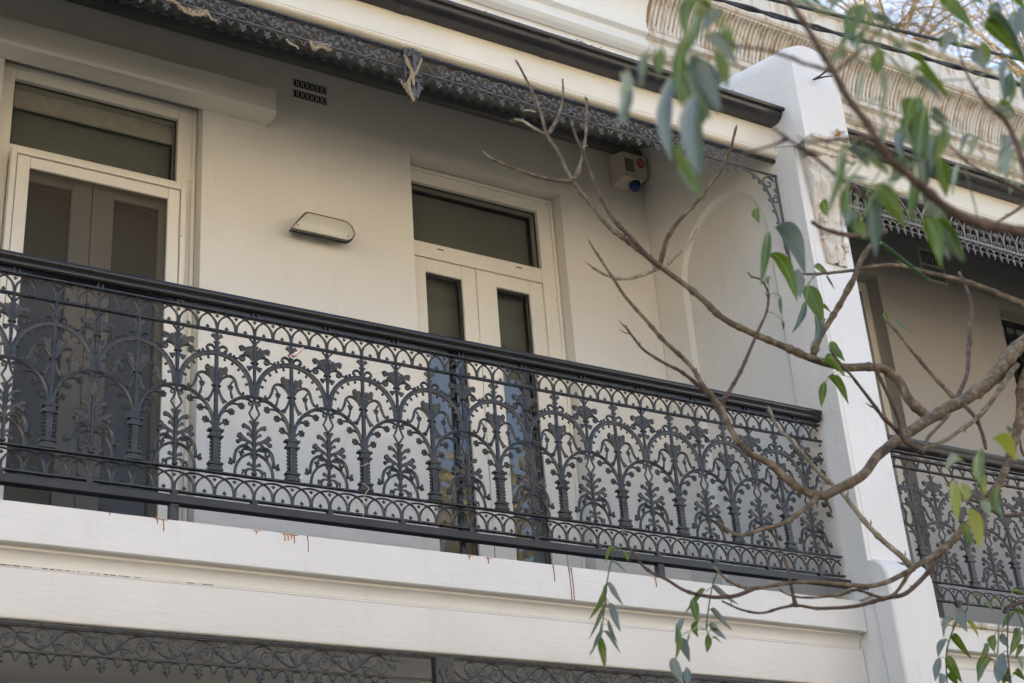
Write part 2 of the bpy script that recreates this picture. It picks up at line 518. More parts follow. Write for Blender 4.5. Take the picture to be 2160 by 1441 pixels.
def wall_open(x0, x1, z0, z1, yf, yb, ops):
    """front wall with rectangular openings (x0,x1,z0,z1), reveals included"""
    mb = MB()
    xs = sorted({x0, x1, *[o[0] for o in ops], *[o[1] for o in ops]})
    zs = sorted({z0, z1, *[o[2] for o in ops], *[o[3] for o in ops]})
    for i in range(len(xs)-1):
        for j in range(len(zs)-1):
            cx, cz = (xs[i]+xs[i+1])/2, (zs[j]+zs[j+1])/2
            if any(o[0] < cx < o[1] and o[2] < cz < o[3] for o in ops):
                continue
            a, b, c, d = xs[i], xs[i+1], zs[j], zs[j+1]
            mb.add([(a, yf, c), (b, yf, c), (b, yf, d), (a, yf, d)], [(0, 1, 2, 3)])
            mb.add([(a, yb, c), (b, yb, c), (b, yb, d), (a, yb, d)], [(3, 2, 1, 0)])
    for a, b, c, d in ops:
        mb.add([(a, yf, c), (a, yb, c), (a, yb, d), (a, yf, d)], [(0, 1, 2, 3)])
        mb.add([(b, yf, c), (b, yb, c), (b, yb, d), (b, yf, d)], [(3, 2, 1, 0)])
        mb.add([(a, yf, d), (b, yf, d), (b, yb, d), (a, yb, d)], [(3, 2, 1, 0)])
        mb.add([(a, yf, c), (b, yf, c), (b, yb, c), (a, yb, c)], [(0, 1, 2, 3)])
    a, b, c, d = x0, x1, z0, z1
    mb.add([(a, yf, c), (a, yb, c), (a, yb, d), (a, yf, d)], [(3, 2, 1, 0)])
    mb.add([(b, yf, c), (b, yb, c), (b, yb, d), (b, yf, d)], [(0, 1, 2, 3)])
    mb.add([(a, yf, d), (b, yf, d), (b, yb, d), (a, yb, d)], [(0, 1, 2, 3)])
    return mb
FL = 1.955
D1 = (1.27, 2.295, FL, 4.79)
D2 = (3.52, 4.53, FL, 4.788)
LX = 0.19
# upper storey wall, the wall above the verandah roof, ground floor
part(wall_open(LX, XW+0.02, 1.60, 5.42, YW, 1.45, [D1, D2]), 'front_wall', M['wall'], house, fix=False, smooth=False)
part(MB().box(-0.1, 5.29, YW-0.012, 1.45, 5.421, 6.9), 'upper_wall', M['upper'], house)
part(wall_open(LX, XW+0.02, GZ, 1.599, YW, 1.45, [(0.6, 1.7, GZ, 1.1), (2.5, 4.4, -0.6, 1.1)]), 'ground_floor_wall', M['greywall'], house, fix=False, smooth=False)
part(MB().box(-0.1, 5.29, 1.46, 9.0, GZ, 1.5).box(-0.1, 5.29, 1.46, 9.0, 5.3, 6.4), 'house_body', M['wall'], house)
N2 = 9.75
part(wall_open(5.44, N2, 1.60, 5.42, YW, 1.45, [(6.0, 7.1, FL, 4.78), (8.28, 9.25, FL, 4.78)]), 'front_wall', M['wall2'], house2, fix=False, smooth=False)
part(MB().box(5.291, N2+0.3, YW-0.012, 1.45, 5.421, 6.985), 'parapet_wall', M['parapet'], house2)
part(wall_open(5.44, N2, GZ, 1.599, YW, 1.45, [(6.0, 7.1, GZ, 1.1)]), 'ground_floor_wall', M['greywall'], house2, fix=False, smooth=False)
part(MB().box(5.291, N2+0.3, 1.46, 9.0, GZ, 1.5).box(5.291, N2+0.3, 1.46, 9.0, 5.3, 6.4), 'house_body', M['wall'], house2)
def room(h, x0, x1):
    mb = MB()
    y0, y1, z0, z1 = 1.46, 4.6, 1.52, 5.25
    mb.add([(x0,y0,z0),(x1,y0,z0),(x1,y1,z0),(x0,y1,z0),(x0,y0,z1),(x1,y0,z1),(x1,y1,z1),(x0,y1,z1)],
           [(0,1,2,3),(7,6,5,4),(6,2,1,5),(3,7,4,0),(2,6,7,3)])
    part(mb, 'room', M['room'], h, fix=False, smooth=False)
room(house, 0.2, 5.15); room(house2, 5.5, 9.7)

# unseen house added on the left to keep the sun off the near leaves
shade_house = thing('terrace_house', 'unseen terrace house added left of the picture to block the sun', 'house', (-2.7, 1.3, GZ))
part(wall_open(-5.4, -0.102, GZ, 5.42, YW, 1.45, [(-4.3, -3.3, FL, 4.78), (-2.0, -1.0, FL, 4.78)]), 'front_wall', M['wall'], shade_house, fix=False, smooth=False)
part(MB().box(-5.4, -0.102, YW-0.012, 9.0, 5.421, 6.9), 'upper_wall', M['upper'], shade_house)
part(MB().box(-5.4, -0.102, -0.03, 1.17, 1.60, 1.95), 'balcony_slab', M['slab'], shade_house)
part(MB().sweep_x([(-0.03, 4.70), (1.17, 5.26), (1.17, 5.30), (-0.03, 4.74)], -5.4, -0.102), 'verandah_roof', M['tin'], shade_house)
room(shade_house, -5.35, -0.15)
# cornices -------------------------------------------------------------------
def yzsweep(prof, x0, x1, name, mat, h, bevel=0):
    return part(MB().sweep_x(prof, x0, x1), name, mat, h, ang=30, bevel=bevel)
yb = YW-0.02
cor = [(yb, 6.03), (yb-0.05, 6.035), (yb-0.075, 6.055), (yb-0.08, 6.085), (yb-0.06, 6.11), (yb-0.06, 6.14), (yb-0.10, 6.15), (yb-0.105, 6.185), (yb-0.085, 6.20)]
cav = [(yb-0.085-0.16*(1-math.cos(t*PI/2)), 6.20+0.235*math.sin(t*PI/2)) for t in [i/7 for i in range(1, 8)]]
cap = [(yb-0.27, 6.44), (yb-0.285, 6.455), (yb-0.285, 6.53), (yb-0.26, 6.56), (yb, 6.60)]
yzsweep(cor+cav+cap, -0.1, 5.288, 'cornice', M['upper'], house)
o = yzsweep([(p[0]+0.012, p[1]) for p in cor+cav+cap[:-1]]+[(yb, 6.60)], 5.291, N2+0.3, 'cornice', M['parapet'], house2)
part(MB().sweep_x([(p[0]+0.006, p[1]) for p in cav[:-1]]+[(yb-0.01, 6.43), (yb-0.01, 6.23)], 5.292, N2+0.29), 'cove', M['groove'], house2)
# the ribbed cove of the older cornice
prev = [(yb-0.075-0.165*(1-math.cos(t*PI/2)), 6.203+0.232*math.sin(t*PI/2)) for t in [i/6 for i in range(7)]]
ribm = MB().t3([(0.02*math.sin(i/6*PI)-0.01, p[0]+0.001, p[1]) for i, p in enumerate(prev)], [0.0135, 0.0155, 0.0165, 0.017, 0.0165, 0.0155, 0.0145], 6).mesh('rib')
ribm.materials.append(M['parapet'])
x = 5.32
k = 0
while x < N2+0.25 and k < 150:
    r_ = link('rib', ribm, None, o)
    r_.location = (x, 0, 0)
    x += 0.034 + 0.004*math.sin(k*1.7)
    k += 1
part(MB().box(5.2, N2+0.35, YW-0.06, 1.5, 6.986, 7.03), 'coping', M['parapet'], house2, bevel=0.01)
part(MB().box(-0.2, 5.199, YW-0.06, 1.5, 6.901, 6.95), 'coping', M['upper'], house, bevel=0.01)

# wing walls ----------------------------------------------------------------
def wing_wall(h, xi, xo, mat, detail):
    """xi = face towards the first house, xo = the other face"""
    x0, x1 = min(xi, xo), max(xi, xo)
    bd = MB()
    prof = [(-0.156, GZ), (1.17, GZ), (1.17, 5.40), (0.264, 5.12), (-0.10, 5.02), (-0.156, 4.9)]
    bd.sweep_x(prof, x0+(0.02 if detail else 0), x1)
    w_ = part(bd, 'wing_wall', mat, h, bevel=0.008)
    # thicker foot with a rounded shoulder
    ft = [(-0.16, GZ), (-0.262, GZ), (-0.262, 2.01)] + [(-0.157-0.105*math.cos(t), 2.01+0.13*math.sin(t)) for t in [PI/2*i/8 for i in range(1, 9)]] + [(-0.14, 2.14)]
    part(MB().sweep_x(ft, x0-0.004, x1+0.004), 'wing_wall_foot', mat, h, bevel=0.012)
    # head block under a rounded coping that climbs backwards
    hd = MB()
    rings = []
    for y, ztop, zb in ((-0.262, 4.985, 4.50), (-0.245, 5.035, 4.48), (-0.19, 5.06, 4.48), (0.05, 5.12, 4.6), (0.35, 5.19, 4.7), (0.8, 5.31, 4.9), (1.165, 5.41, 5.0)):
        xa, xb = x0-0.008, x1+0.035
        rise = 0.135 if y > -0.25 else 0.10
        ring = [(xa, y, zb), (xb, y, zb)]
        ring += [((xa+xb)/2+(xb-xa)/2*math.cos(t), y, ztop-0.02+rise*math.sin(t)**0.8) for t in [PI*i/12 for i in range(0, 13)]]
        rings.append(ring)
    hd.rings(rings)
    part(hd, 'wing_wall_head', mat, h, ang=40)
    if detail:
        pl = MB()                # raised surround of the blind arch on the balcony side
        y0, y1, z0, z1 = -0.150, 1.175, 1.97, 5.0
        ya, yb_, zs, zt = 0.145, 0.93, 4.14, 4.545
        n = 18
        ap = [(ya+(yb_-ya)*(0.5-0.5*math.cos(PI*i/n)), zs+(zt-zs)*math.sin(PI*i/n)) for i in range(n+1)]
        for xx, rev in ((x0, False),):
            def q(*v):
                pl.add([(xx, p[0], p[1]) for p in v], [(0, 1, 2, 3) if rev else (3, 2, 1, 0)])
            q((y0, z0), (ya, z0), (ya, zs), (y0, zs)); q((y0, zs), (ya, zs), (ya, z1), (y0, z1))
            q((yb_, z0), (y1, z0), (y1, zs), (yb_, zs)); q((yb_, zs), (y1, zs), (y1, z1), (yb_, z1))
            for i in range(n):
                q(ap[i], ap[i+1], (ap[i+1][0], z1), (ap[i][0], z1))
            if rev: break
        edge = [(ya, z0)]+ap+[(yb_, z0)]
        cy, cz = (ya+yb_)/2, zs
        def inn(p):
            if p[1] <= zs: return (p[0]+(0.03 if p[0] < cy else -0.03), p[1])
            v_ = Vector((p[0]-cy, p[1]-cz)); L0 = v_.length
            v_ = v_*((L0-0.03)/L0)
            return (cy+v_.x, cz+v_.y)
        for a, b in zip(edge, edge[1:]):
            c_, d_ = inn(a), inn(b)
            pl.add([(x0, a[0], a[1]), (x0+0.0205, c_[0], c_[1]), (x0+0.0205, d_[0], d_[1]), (x0, b[0], b[1])], [(0, 1, 2, 3)])
        pl.add([(x0, y0, z0), (x0+0.021, y0, z0), (x0+0.021, y0, z1), (x0, y0, z1)], [(0, 1, 2, 3)])
        part(pl, 'blind_arch', mat, h, fix=True, ang=25)
    return w_
ww = wing_wall(house, XW, 5.46, M['pillar'], True)
wing_wall(house, -0.1, LX, M['pillar'], False)
wing_wall(house2, N2, N2+0.29, M['pillar'], False)

# moulded ledge and crumbling leaf bracket on the front of the wing wall
mo = MB()
lp = [(-0.25, 4.40), (-0.275, 4.405), (-0.285, 4.425), (-0.30, 4.43), (-0.31, 4.45), (-0.325, 4.455), (-0.33, 4.475), (-0.25, 4.485)]
mo.sweep_x(lp, XW-0.015, 5.50)
led = part(mo, 'moulded_ledge', M['stucco'], house, bevel=0.003)
br = MB()
n, m_ = 26, 46
rows = []
random.seed(3)
for j in range(m_+1):
    t = j/m_
    z = 4.40-0.62*t
    prj = 0.255-0.085*t**0.8 + 0.035*math.sin(t*PI*2.3)*(1-t)
    row = []
    for i in range(n+1):
        s = i/n*2-1
        xx = 5.325+s*0.125*(1-0.35*t)
        yy = -prj + 0.05*s*s
        nz = noise.noise(Vector((s*3.0, t*9.0, 1.3)))*0.018 + noise.noise(Vector((s*9.0, t*26.0, 4.3)))*0.010
        lf = 0.018*abs(math.sin((t*5.5+abs(s)*1.4)*PI))*(1 if abs(s) > 0.12 else 0.2)
        row.append((xx, min(yy-nz-lf, -0.158), z))
    rows.append(row)
b0 = len(br.v)
for row in rows: br.v += row
for j in range(m_):
    for i in range(n):
        a = b0+j*(n+1)+i
        br.f.append((a, a+1, a+n+2, a+n+1))
edge = [rows[j][0] for j in range(m_+1)]; edg2 = [rows[j][-1] for j in range(m_+1)]
for e, s in ((edge, 1), (edg2, -1)):
    for a, b in zip(e, e[1:]):
        br.add([a, b, (b[0], -0.15, b[2]), (a[0], -0.15, a[2])], [(0, 1, 2, 3)])
for s in ():                       # volutes at the sides
    for k, (zc, rr) in enumerate(((4.33, 0.05), (4.0, 0.035))):
        br.t3([(5.325+s*(0.13-0.02*k), -0.20+math.cos(a)*rr*(1-a/14), zc+math.sin(a)*rr*(1-a/14)) for a in [i*0.55 for i in range(20)]], 0.012, 6)
for k in range(26):
    s = random.uniform(-1, 1); t = random.uniform(0.05, 0.95)
    br.ball((5.325+s*0.12*(1-0.35*t), -0.255+0.09*t, 4.40-0.6*t), random.uniform(0.008, 0.02), 0.8)
bo = part(br, 'leaf_bracket', M['stucco'], house, ang=60)
for k in range(7):                      # broken stucco scroll above the ledge
    a = random.uniform(0, 6)
    br2 = MB().t3(cr([(5.42+0.03*math.cos(a+q*0.9)+random.uniform(-.006,.006), -0.275+random.uniform(-.02,.02), 4.485+0.018*k+0.012*math.sin(a+q)) for q in range(4)], 3), [0.008, 0.012, 0.011, 0.009, 0.008, 0.01, 0.011, 0.009, 0.007, 0.005], 5)
    part(br2, 'broken_stucco', M['rust'] if k % 3 == 1 else M['stucco'], house)
hk = MB().t3([at(1716, 168, -0.262), at(1730, 160, -0.33), at(1748, 146, -0.40)], 0.006, 6)
hk.t3([at(1716, 168, -0.262), at(1740, 162, -0.34), at(1756, 160, -0.40)], 0.005, 6)
part(hk, 'iron_hook', M['iron'], house)

# balcony slab ----------------------------------------------------------------
def balcony(h, x0, x1, dz, mat, dentil=False):
    prof = [(-0.052, 1.965), (-0.052, 1.821), (-0.046, 1.8175), (-0.004, 1.8175), (-0.004, 1.806), (-0.020, 1.803)]
    prof += [(-0.020+0.036*math.sin(t*PI/2), 1.803-0.046*(1-math.cos(t*PI/2))) for t in [i/6 for i in range(1, 7)]]
    prof += [(0.020, 1.755), (0.020, 1.751), (-0.003, 1.749), (-0.003, 1.744), (0.0, 1.740), (0.0, 1.575), (0.004, 1.566), (0.012, 1.562), (0.03, 1.562), (0.03, 1.60), (YW-0.002, 1.60), (YW-0.002, 1.955), (-0.02, 1.955)]
    xs = [x0+(x1-x0)*i/60 for i in range(61)]
    mb = MB()
    rings = []
    for xx in xs:
        wv = 0.0022*noise.noise(Vector((xx*1.7, 0.3, 0)))
        rings.append([(xx, p[0]+wv*0.7, p[1]+dz+(wv if p[0] < 0.1 else 0)) for p in prof])
    mb.rings(rings)
    return part(mb, 'balcony_slab', mat, h, ang=25)
slab = balcony(house, LX+0.001, XW+0.015, 0, M['slab'])
slab2 = balcony(house2, 5.4605, N2-0.001, -0.045, M['slab'])
part(MB().sweep_x([(-0.060, 1.925), (-0.074, 1.920), (-0.078, 1.905), (-0.070, 1.893), (-0.048, 1.890), (-0.048, 1.925)], 5.4615, N2-0.002), 'drip_mould', M['stucco'], house2, bevel=0.003)
drips = [(332, 1094, 1104, 0), (346, 1094, 1119, 0), (541, 1119, 1127, 0), (601, 1127, 1142, 0), (608, 1128, 1142, 0), (615, 1128, 1138, 0), (621, 1128, 1146, 0), (650, 1131, 1163, 1),
         (990, 1173, 1181, 0), (1030, 1178, 1190, 0), (1168, 1194, 1227, 1), (1201, 1199, 1267, 1), (1206, 1199, 1267, 1), (1383, 1220, 1240, 0), (232, 1083, 1088, 1)]
for x, ya, yb_, kind in drips:
    a = at(x, ya, -0.0535); b = at(x, yb_, -0.0535)
    zt = 1.9635
    ln = a.z-b.z
    rr = 0.0024 if not kind else 0.0017
    d_ = MB().t3([(a.x-0.003, -0.0526, zt), (a.x, -0.0526, zt-ln*0.3), (a.x+0.0008, -0.0526, zt-ln*0.7), (a.x, -0.0526, zt-ln)], [rr*1.7, rr, rr, rr*1.15], 5)
    if not kind:
        d_.box(a.x-0.012, a.x+0.016, -0.0534, -0.0522, zt-0.003, zt-0.0005)
    part(d_, 'rust_drip', M['rustdark' if kind else 'rust'], house)
cs = MB()
for k in range(60):                       # chipped paint along the crack below the cove
    xx = random.choice((1.16, 1.22, 1.36, 1.42, 1.55, 1.62, 1.9))+random.gauss(0, .03)
    L_ = random.uniform(0.003, 0.022)
    cs.box(xx, xx+L_, -0.0042, -0.0028, 1.7475+random.uniform(-.0012, .0003), 1.7492)
part(cs, 'paint_crack', M['dark'], house)['kind'] = 'stuff'

# verandah roof, fascia, gutter ----------------------------------------------------
def verandah(h, x0, x1, dz, matf, col):
    lam, am = 0.0775, 0.0095
    mb = MB()
    nx = int((x1-x0)/lam*8)
    ys = [-0.03, 0.35, 0.75, YW-0.002]
    def zz(y): return 4.715+(y+0.03)*(5.275-4.715)/(YW+0.03)
    for lay in (0, 1):
        b = len(mb.v)
        for y in ys:
            for i in range(nx+1):
                xx = x0+(x1-x0)*i/nx
                mb.v.append((xx, y, dz+zz(y)+am*math.sin(2*PI*(xx-x0)/lam)+lay*0.004))
        for j in range(len(ys)-1):
            for i in range(nx):
                a = b+j*(nx+1)+i
                q = (a, a+1, a+nx+2, a+nx+1)
                mb.f.append(q if lay else q[::-1])
    part(mb, 'corrugated_roof', col, h, fix=False, ang=60)
    # timber plate along the wall
    part(MB().box(x0, x1, YW-0.045, YW-0.001, 5.182+dz, 5.238+dz), 'wall_plate', M['plate2'] if col is M['tin'] else col, h, bevel=0.004)
    part(MB().box(x0, x1, 0.04, YW-0.002, 1.956+min(dz, 0)*0, 1.962), 'added_deck', M['deck'], h)  # unseen dark deck added over the slab to cut bounce onto the wall
    # fascia with a bead along its lower edge
    pf = [(-0.018, 4.70), (-0.018, 4.541), (-0.012, 4.538), (-0.018, 4.535)]
    pf += [(-0.018-0.013*math.sin(t*PI), 4.535-0.03*t) for t in [i/6 for i in range(1, 6)]]
    pf += [(-0.016, 4.505), (0.0, 4.502), (0.028, 4.502), (0.028, 4.70)]
    part(MB().sweep_x([(p[0], p[1]+dz) for p in pf], x0, x1, [x0+(x1-x0)*i/20 for i in range(21)]), 'fascia_board', matf, h, ang=40)
    # gutter: open trough with a rolled lip
    g = [(-0.0195, 4.79), (-0.0195, 4.692), (-0.085, 4.690), (-0.112, 4.703), (-0.124, 4.722), (-0.127, 4.738)]
    g += [(-0.127-0.012+0.012*math.cos(t), 4.744+0.012*math.sin(t)) for t in [-0.3, -1.2, -2.2, -3.1, -4.0, -4.9, -5.7]]
    g += [(-0.123, 4.742), (-0.119, 4.724), (-0.108, 4.708), (-0.084, 4.695), (-0.024, 4.697), (-0.024, 4.79)]
    gu = part(MB().sweep_x([(p[0], p[1]+dz) for p in g], x0, x1-0.004), 'gutter', M['gutter'], h, ang=50)
    cp_ = [(-0.022, 4.78), (-0.022, 4.695), (-0.085, 4.693), (-0.110, 4.706), (-0.122, 4.724), (-0.125, 4.745)]
    part(MB().sweep_x([(p[0], p[1]+dz) for p in cp_], x1-0.006, x1-0.0035), 'gutter_end', M['gutter'], h)
    return gu
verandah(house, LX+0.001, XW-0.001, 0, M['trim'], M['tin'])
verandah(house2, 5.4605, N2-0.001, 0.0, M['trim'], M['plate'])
for px in ((865, 5), (1172, 105)):
    a = at(px[0], px[1], -0.13)
    g = [(-0.087, 4.6885), (-0.114, 4.702), (-0.1265, 4.722), (-0.130, 4.735), (-0.141, 4.744), (-0.1385, 4.757), (-0.1255, 4.757), (-0.118, 4.724), (-0.107, 4.708), (-0.08, 4.6945)]
    part(MB().sweep_x(g, a.x-0.03, a.x+0.03).sweep_x([(-0.02, 4.6915), (-0.02, 4.6885), (-0.087, 4.6865), (-0.087, 4.690)], a.x-0.03, a.x+0.03), 'gutter_joint', M['gutter'], house, ang=50)
random.seed(11)
lt = MB()
for k in range(1100):                     # dry leaves caught on the gutter edge
    xx = random.uniform(2.2, 5.1)
    L_ = random.uniform(0.006, 0.022); a = random.uniform(-0.5, 0.5)
    p = Vector((xx, random.uniform(-0.128, -0.10), 4.758+random.uniform(-0.004, 0.010+0.028*max(0, noise.noise(Vector((xx*3, 0, 0)))))))
    q = p+Vector((L_*math.cos(a), random.uniform(-.01, .01), L_*math.sin(a)))
    lt.t3([p, (p+q)/2+Vector((0, 0, 0.002)), q], [0.0012, 0.0028, 0.0008], 4)
tag(lt.build('leaf_litter', M['litter']), 'dry brown leaf litter lying along the main gutter edge', 'leaf litter', kind='stuff')

# doors --------------------------------------------------------------------------------
def rect_frame(mb, x0, x1, z0, z1, y0, y1, l, r, t, b):
    mb.box(x0, x0+l, y0, y1, z0, z1)
    mb.box(x1-r, x1, y0, y1, z0, z1)
    if t: mb.box(x0+l, x1-r, y0+0.0015, y1, z1-t, z1)
    if b: mb.box(x0+l, x1-r, y0+0.0015, y1, z0, z0+b)
    return mb
def pane(h, name, x0, x1, z0, z1, y):
    return part(MB().box(x0, x1, y, y+0.005, z0, z1), name, M['glass'], h, smooth=False)
def bead(mb, x0, x1, z0, z1, y, t=0.008):        # dark seal round a pane
    rect_frame(mb, x0, x1, z0, z1, y, y+0.006, t, t, t, t)
def french(h, xo0, xo1, ztop, jl, jr, leafs, zt0, zt1, panes, fm, lm, handle=True):
    yf = 1.275
    fr = MB()
    rect_frame(fr, xo0, xo1, FL, ztop, yf, yf+0.09, jl, jr, ztop-zt1, 0)
    fr.box(xo0+jl, xo1-jr, yf+0.002, yf+0.085, zt0-0.094, zt0)
    # narrow stop bead standing proud on the jambs
    fr.box(xo1-0.026, xo1-0.004, yf-0.012, yf-0.0003, FL, ztop-0.012)
    fr.box(xo0+0.004, xo1-0.026, yf-0.012, yf-0.0003, ztop-0.03, ztop-0.012)
    d = part(fr, 'french_door', fm, h, bevel=0.003)
    sl_ = MB(); bead(sl_, xo0+jl, xo1-jr, zt0, zt1, yf+0.028)
    part(sl_, 'transom_seal', M['black'], d)
    pane(d, 'transom_pane', xo0+jl+0.004, xo1-jr-0.004, zt0+0.004, zt1-0.004, yf+0.036)
    part(MB().box(xo0+jl, xo1-jr, 1.405, 1.408, zt0-0.02, zt1), 'transom_blind', M['curtain'], d)
    for (a, b), (p0, p1) in zip(leafs, panes):
        part(MB().box(p0-0.03, p1+0.03, 1.41, 1.413, FL+0.2, zt0-0.12), 'pane_blind', M['curtain'], d)
        lf = MB()
        ztl = zt0-0.097
        rect_frame(lf, a, b, FL+0.01, ztl, yf+0.012, yf+0.06, p0-a, b-p1, ztl-(zt0-0.182), 0.25)
        part(lf, 'door_leaf', lm, d, bevel=0.003)
        sl_ = MB(); bead(sl_, p0, p1, FL+0.26, zt0-0.182, yf+0.028)
        part(sl_, 'pane_seal', M['black'], d)
        pane(d, 'pane', p0+0.003, p1-0.003, FL+0.263, zt0-0.185, yf+0.036)
    if handle:
        xm = leafs[1][0]+0.045
        hz = 2.93
        hd = MB()
        hd.rings([[(xm+0.016*math.cos(t)*(1), y, hz+0.028*max(-1, min(1, math.sin(t)*1.4))) for t in [2*PI*i/16 for i in range(16)]] for y in (yf+0.0115, yf+0.002)])
        hd.t3([(xm, yf+0.002, hz+0.012), (xm, yf-0.03, hz+0.012), (xm+0.05, yf-0.034, hz+0.010)], 0.007, 6)
        part(hd, 'door_handle', M['alu'], d, bevel=0.001)
    return d
dr2 = french(house, D2[0], D2[1], D2[3]-0.001, 0.03, 0.111, [(3.552, 3.968), (3.972, 4.418)], 4.294, 4.687, [(3.644, 3.877), (4.103, 4.326)], M['frame'], M['frame'])
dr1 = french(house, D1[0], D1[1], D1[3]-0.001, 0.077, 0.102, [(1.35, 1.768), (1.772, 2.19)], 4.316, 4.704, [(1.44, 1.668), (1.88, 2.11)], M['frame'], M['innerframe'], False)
for k in (0, 1):
    part(MB().box(3.72+k*0.52, 3.76+k*0.52, 1.2755, 1.2765, 4.262, 4.269), 'drain_slot', M['dark'], dr2)
# roller blind just behind the left transom
bl = MB()
for i in range(5):
    bl.box(1.352, 2.188, 1.36+0.001*i, 1.375, 4.60+i*0.021, 4.60+i*0.021+0.018)
bl.t3([(1.352, 1.355, 4.595), (2.188, 1.355, 4.595)], 0.012, 8)
part(bl, 'roller_blind', M['blind'], dr1)
# security screen door in front of the left pair
sf = MB()
yS = 1.205
rect_frame(sf, 1.345, 2.225, FL+0.004, 4.255, yS, yS+0.045, 0.028, 0.028, 0.028, 0.0)
scr = part(sf, 'screen_door', M['frame'], house, bevel=0.003)
s2 = MB()
rect_frame(s2, 1.377, 2.193, FL+0.02, 4.222, yS+0.006, yS+0.034, 0.062, 0.062, 0.062, 0.10)
part(s2, 'screen_leaf', M['frame'], scr, bevel=0.004)
part(MB().box(1.436, 2.134, yS+0.02, yS+0.0215, FL+0.11, 4.164), 'insect_mesh', M['screen'], scr, smooth=False)
for zh in (4.0, 3.0):
    part(MB().t3([(2.2, yS-0.003, zh-0.05), (2.2, yS-0.003, zh+0.05)], 0.008, 8), 'hinge', M['frame'], scr)
hk2 = MB().t3([(1.80, 1.262, 2.86), (1.80, 1.24, 2.85), (1.80, 1.238, 2.80), (1.815, 1.238, 2.78), (1.83, 1.24, 2.80)], 0.006, 6)
part(hk2, 'door_pull', M['innerframe'], dr1)
for (x, z) in ((1.30, 4.76), (2.25, 4.765), (2.268, 4.755), (2.262, 4.33), (2.274, 4.33)):
    part(MB().ball((x, 1.2745, z), 0.004, 0.5), 'screw', M['rustdark'], dr1)
for (x, z) in ((4.02, 4.74), (4.49, 4.755), (4.50, 4.11), (4.512, 4.11)):
    part(MB().ball((x, 1.2745, z), 0.0035, 0.5), 'screw', M['rustdark'], dr2)
# neighbour's doors
def simple_door(h, x0, x1):
    fr = MB(); rect_frame(fr, x0+0.001, x1-0.001, FL-0.04, 4.778, 1.285, 1.36, 0.07, 0.055, 0.07, 0)
    d = part(fr, 'french_door', M['frame'], h, bevel=0.003)
    pane(d, 'pane', x0+0.07, x1-0.055, FL, 4.71, 1.34)
    return d
simple_door(house2, 6.0, 7.1)
d3 = simple_door(house2, 8.28, 9.25)
for k in range(9):
    part(MB().t3([(8.33+k*0.1, 1.20, FL), (8.33+k*0.1, 1.20, 4.70)], 0.008, 6), 'security_bar', M['black'], d3)
part(MB().box(8.29, 9.2, 1.19, 1.215, 4.66, 4.70), 'security_rail', M['black'], d3)

# roller shutter box over the left doors
sb = thing('shutter_box', 'long cream roller shutter box above the left screen door', 'shutter box', (1.7, 1.06, 4.72))
part(MB().sweep_x([(YW-0.001, 4.90), (1.055, 4.885), (1.055, 4.752), (1.068, 4.736), (1.075, 4.742), (YW-0.001, 4.730)], 0.95, 2.652), 'casing', M['frame'], sb, bevel=0.0015, smooth=False)
part(MB().sweep_x([(YW-0.002, 4.903), (1.052, 4.888), (1.052, 4.750), (1.066, 4.732), (1.09, 4.722), (YW-0.002, 4.722)], 2.650, 2.658), 'end_cap', M['frame'], sb, bevel=0.003)

# terracotta style air vents in the wall
def vent(x0, x1, z0, z1, label, mat, parent=None):
    t = thing('air_vent', label, 'air vent', ((x0+x1)/2, YW, z0), 'wall vents')
    part(MB().box(x0+0.006, x1-0.006, YW-0.0012, YW-0.0006, z0+0.010, z1-0.010), 'backing', M['dark'], t)
    fr = MB()
    zm = (z0+z1)/2
    rect_frame(fr, x0, x1, z0, z1, YW-0.005, YW-0.001, 0.014, 0.014, 0.016, 0.018)
    fr.box(x0+0.014, x1-0.014, YW-0.0048, YW-0.001, zm-0.009, zm+0.009)
    part(fr, 'vent_frame', mat, t)
    n = 7
    step = (x1-x0-0.028)/n
    for r_ in range(2):
        zc = (z0+0.018+zm-0.009)/2 if r_ == 0 else (z1-0.016+zm+0.009)/2
        hh = (zm-0.009-z0-0.018)/2
        for i in range(n):
            xc = x0+0.014+step*(i+0.5)
            e = MB()
            pts = [(xc+step*0.335*math.cos(a), YW-0.0035, zc+hh*0.98*math.sin(a)) for a in [2*PI*k/16 for k in range(16)]]
            e.rings([[Vector(p)+Vector(((p[0]-xc)/step*0.011*s, d, 0)) for (s, d) in ((0.5, -0.0014), (0.5, 0.002), (-0.35, 0.002), (-0.35, -0.0014))] for p in pts], closed=True)
            part(e, 'oval', mat, t)
    return t
vent(2.79, 3.023, 4.948, 5.108, 'pierced oval air vent high on the wall above the bulkhead light', M['wall'])
vent(7.56, 7.80, 4.86, 5.12, 'shadowed air vent high on the neighbouring balcony wall', M['wall'])

# bulkhead wall light -----------------------------------------------------------------
wl = thing('wall_light', 'cream bulkhead wall light with black seal between the two doors', 'wall light', (2.97, 1.10, 4.15))
def bulk(y, g):
    o = [(2.79-g, 4.125-g), (3.095, 4.125-g)]
    o += [(3.10+(0.055+g)*math.cos(a), 4.18+(0.055+g)*math.sin(a)) for a in [-PI/2+PI/2*i/5 for i in range(1, 6)]]
    o += [(3.09+(0.06+g)*math.cos(a), 4.185+(0.058+g)*math.sin(a)) for a in [PI/2*i/6 for i in range(1, 7)]]
    o += [(2.89, 4.245+g), (2.872-g*0.5, 4.238+g)]
    return [(p[0]*0.9835, y, p[1]*0.9835) for p in o]
def shift(ring, dx, dz): return [(p[0]+dx, p[1], p[2]+dz) for p in ring]
bx = MB(); bx.rings([shift(bulk(1.179, 0.0), 0.035, 0.05), shift(bulk(1.10, 0.0), 0, 0)])
part(bx, 'housing', M['alu'], wl, ang=40, bevel=0.004)
bx = MB(); bx.rings([bulk(1.0995, 0.006), bulk(1.088, 0.006)])
part(bx, 'seal', M['black'], wl, ang=40)
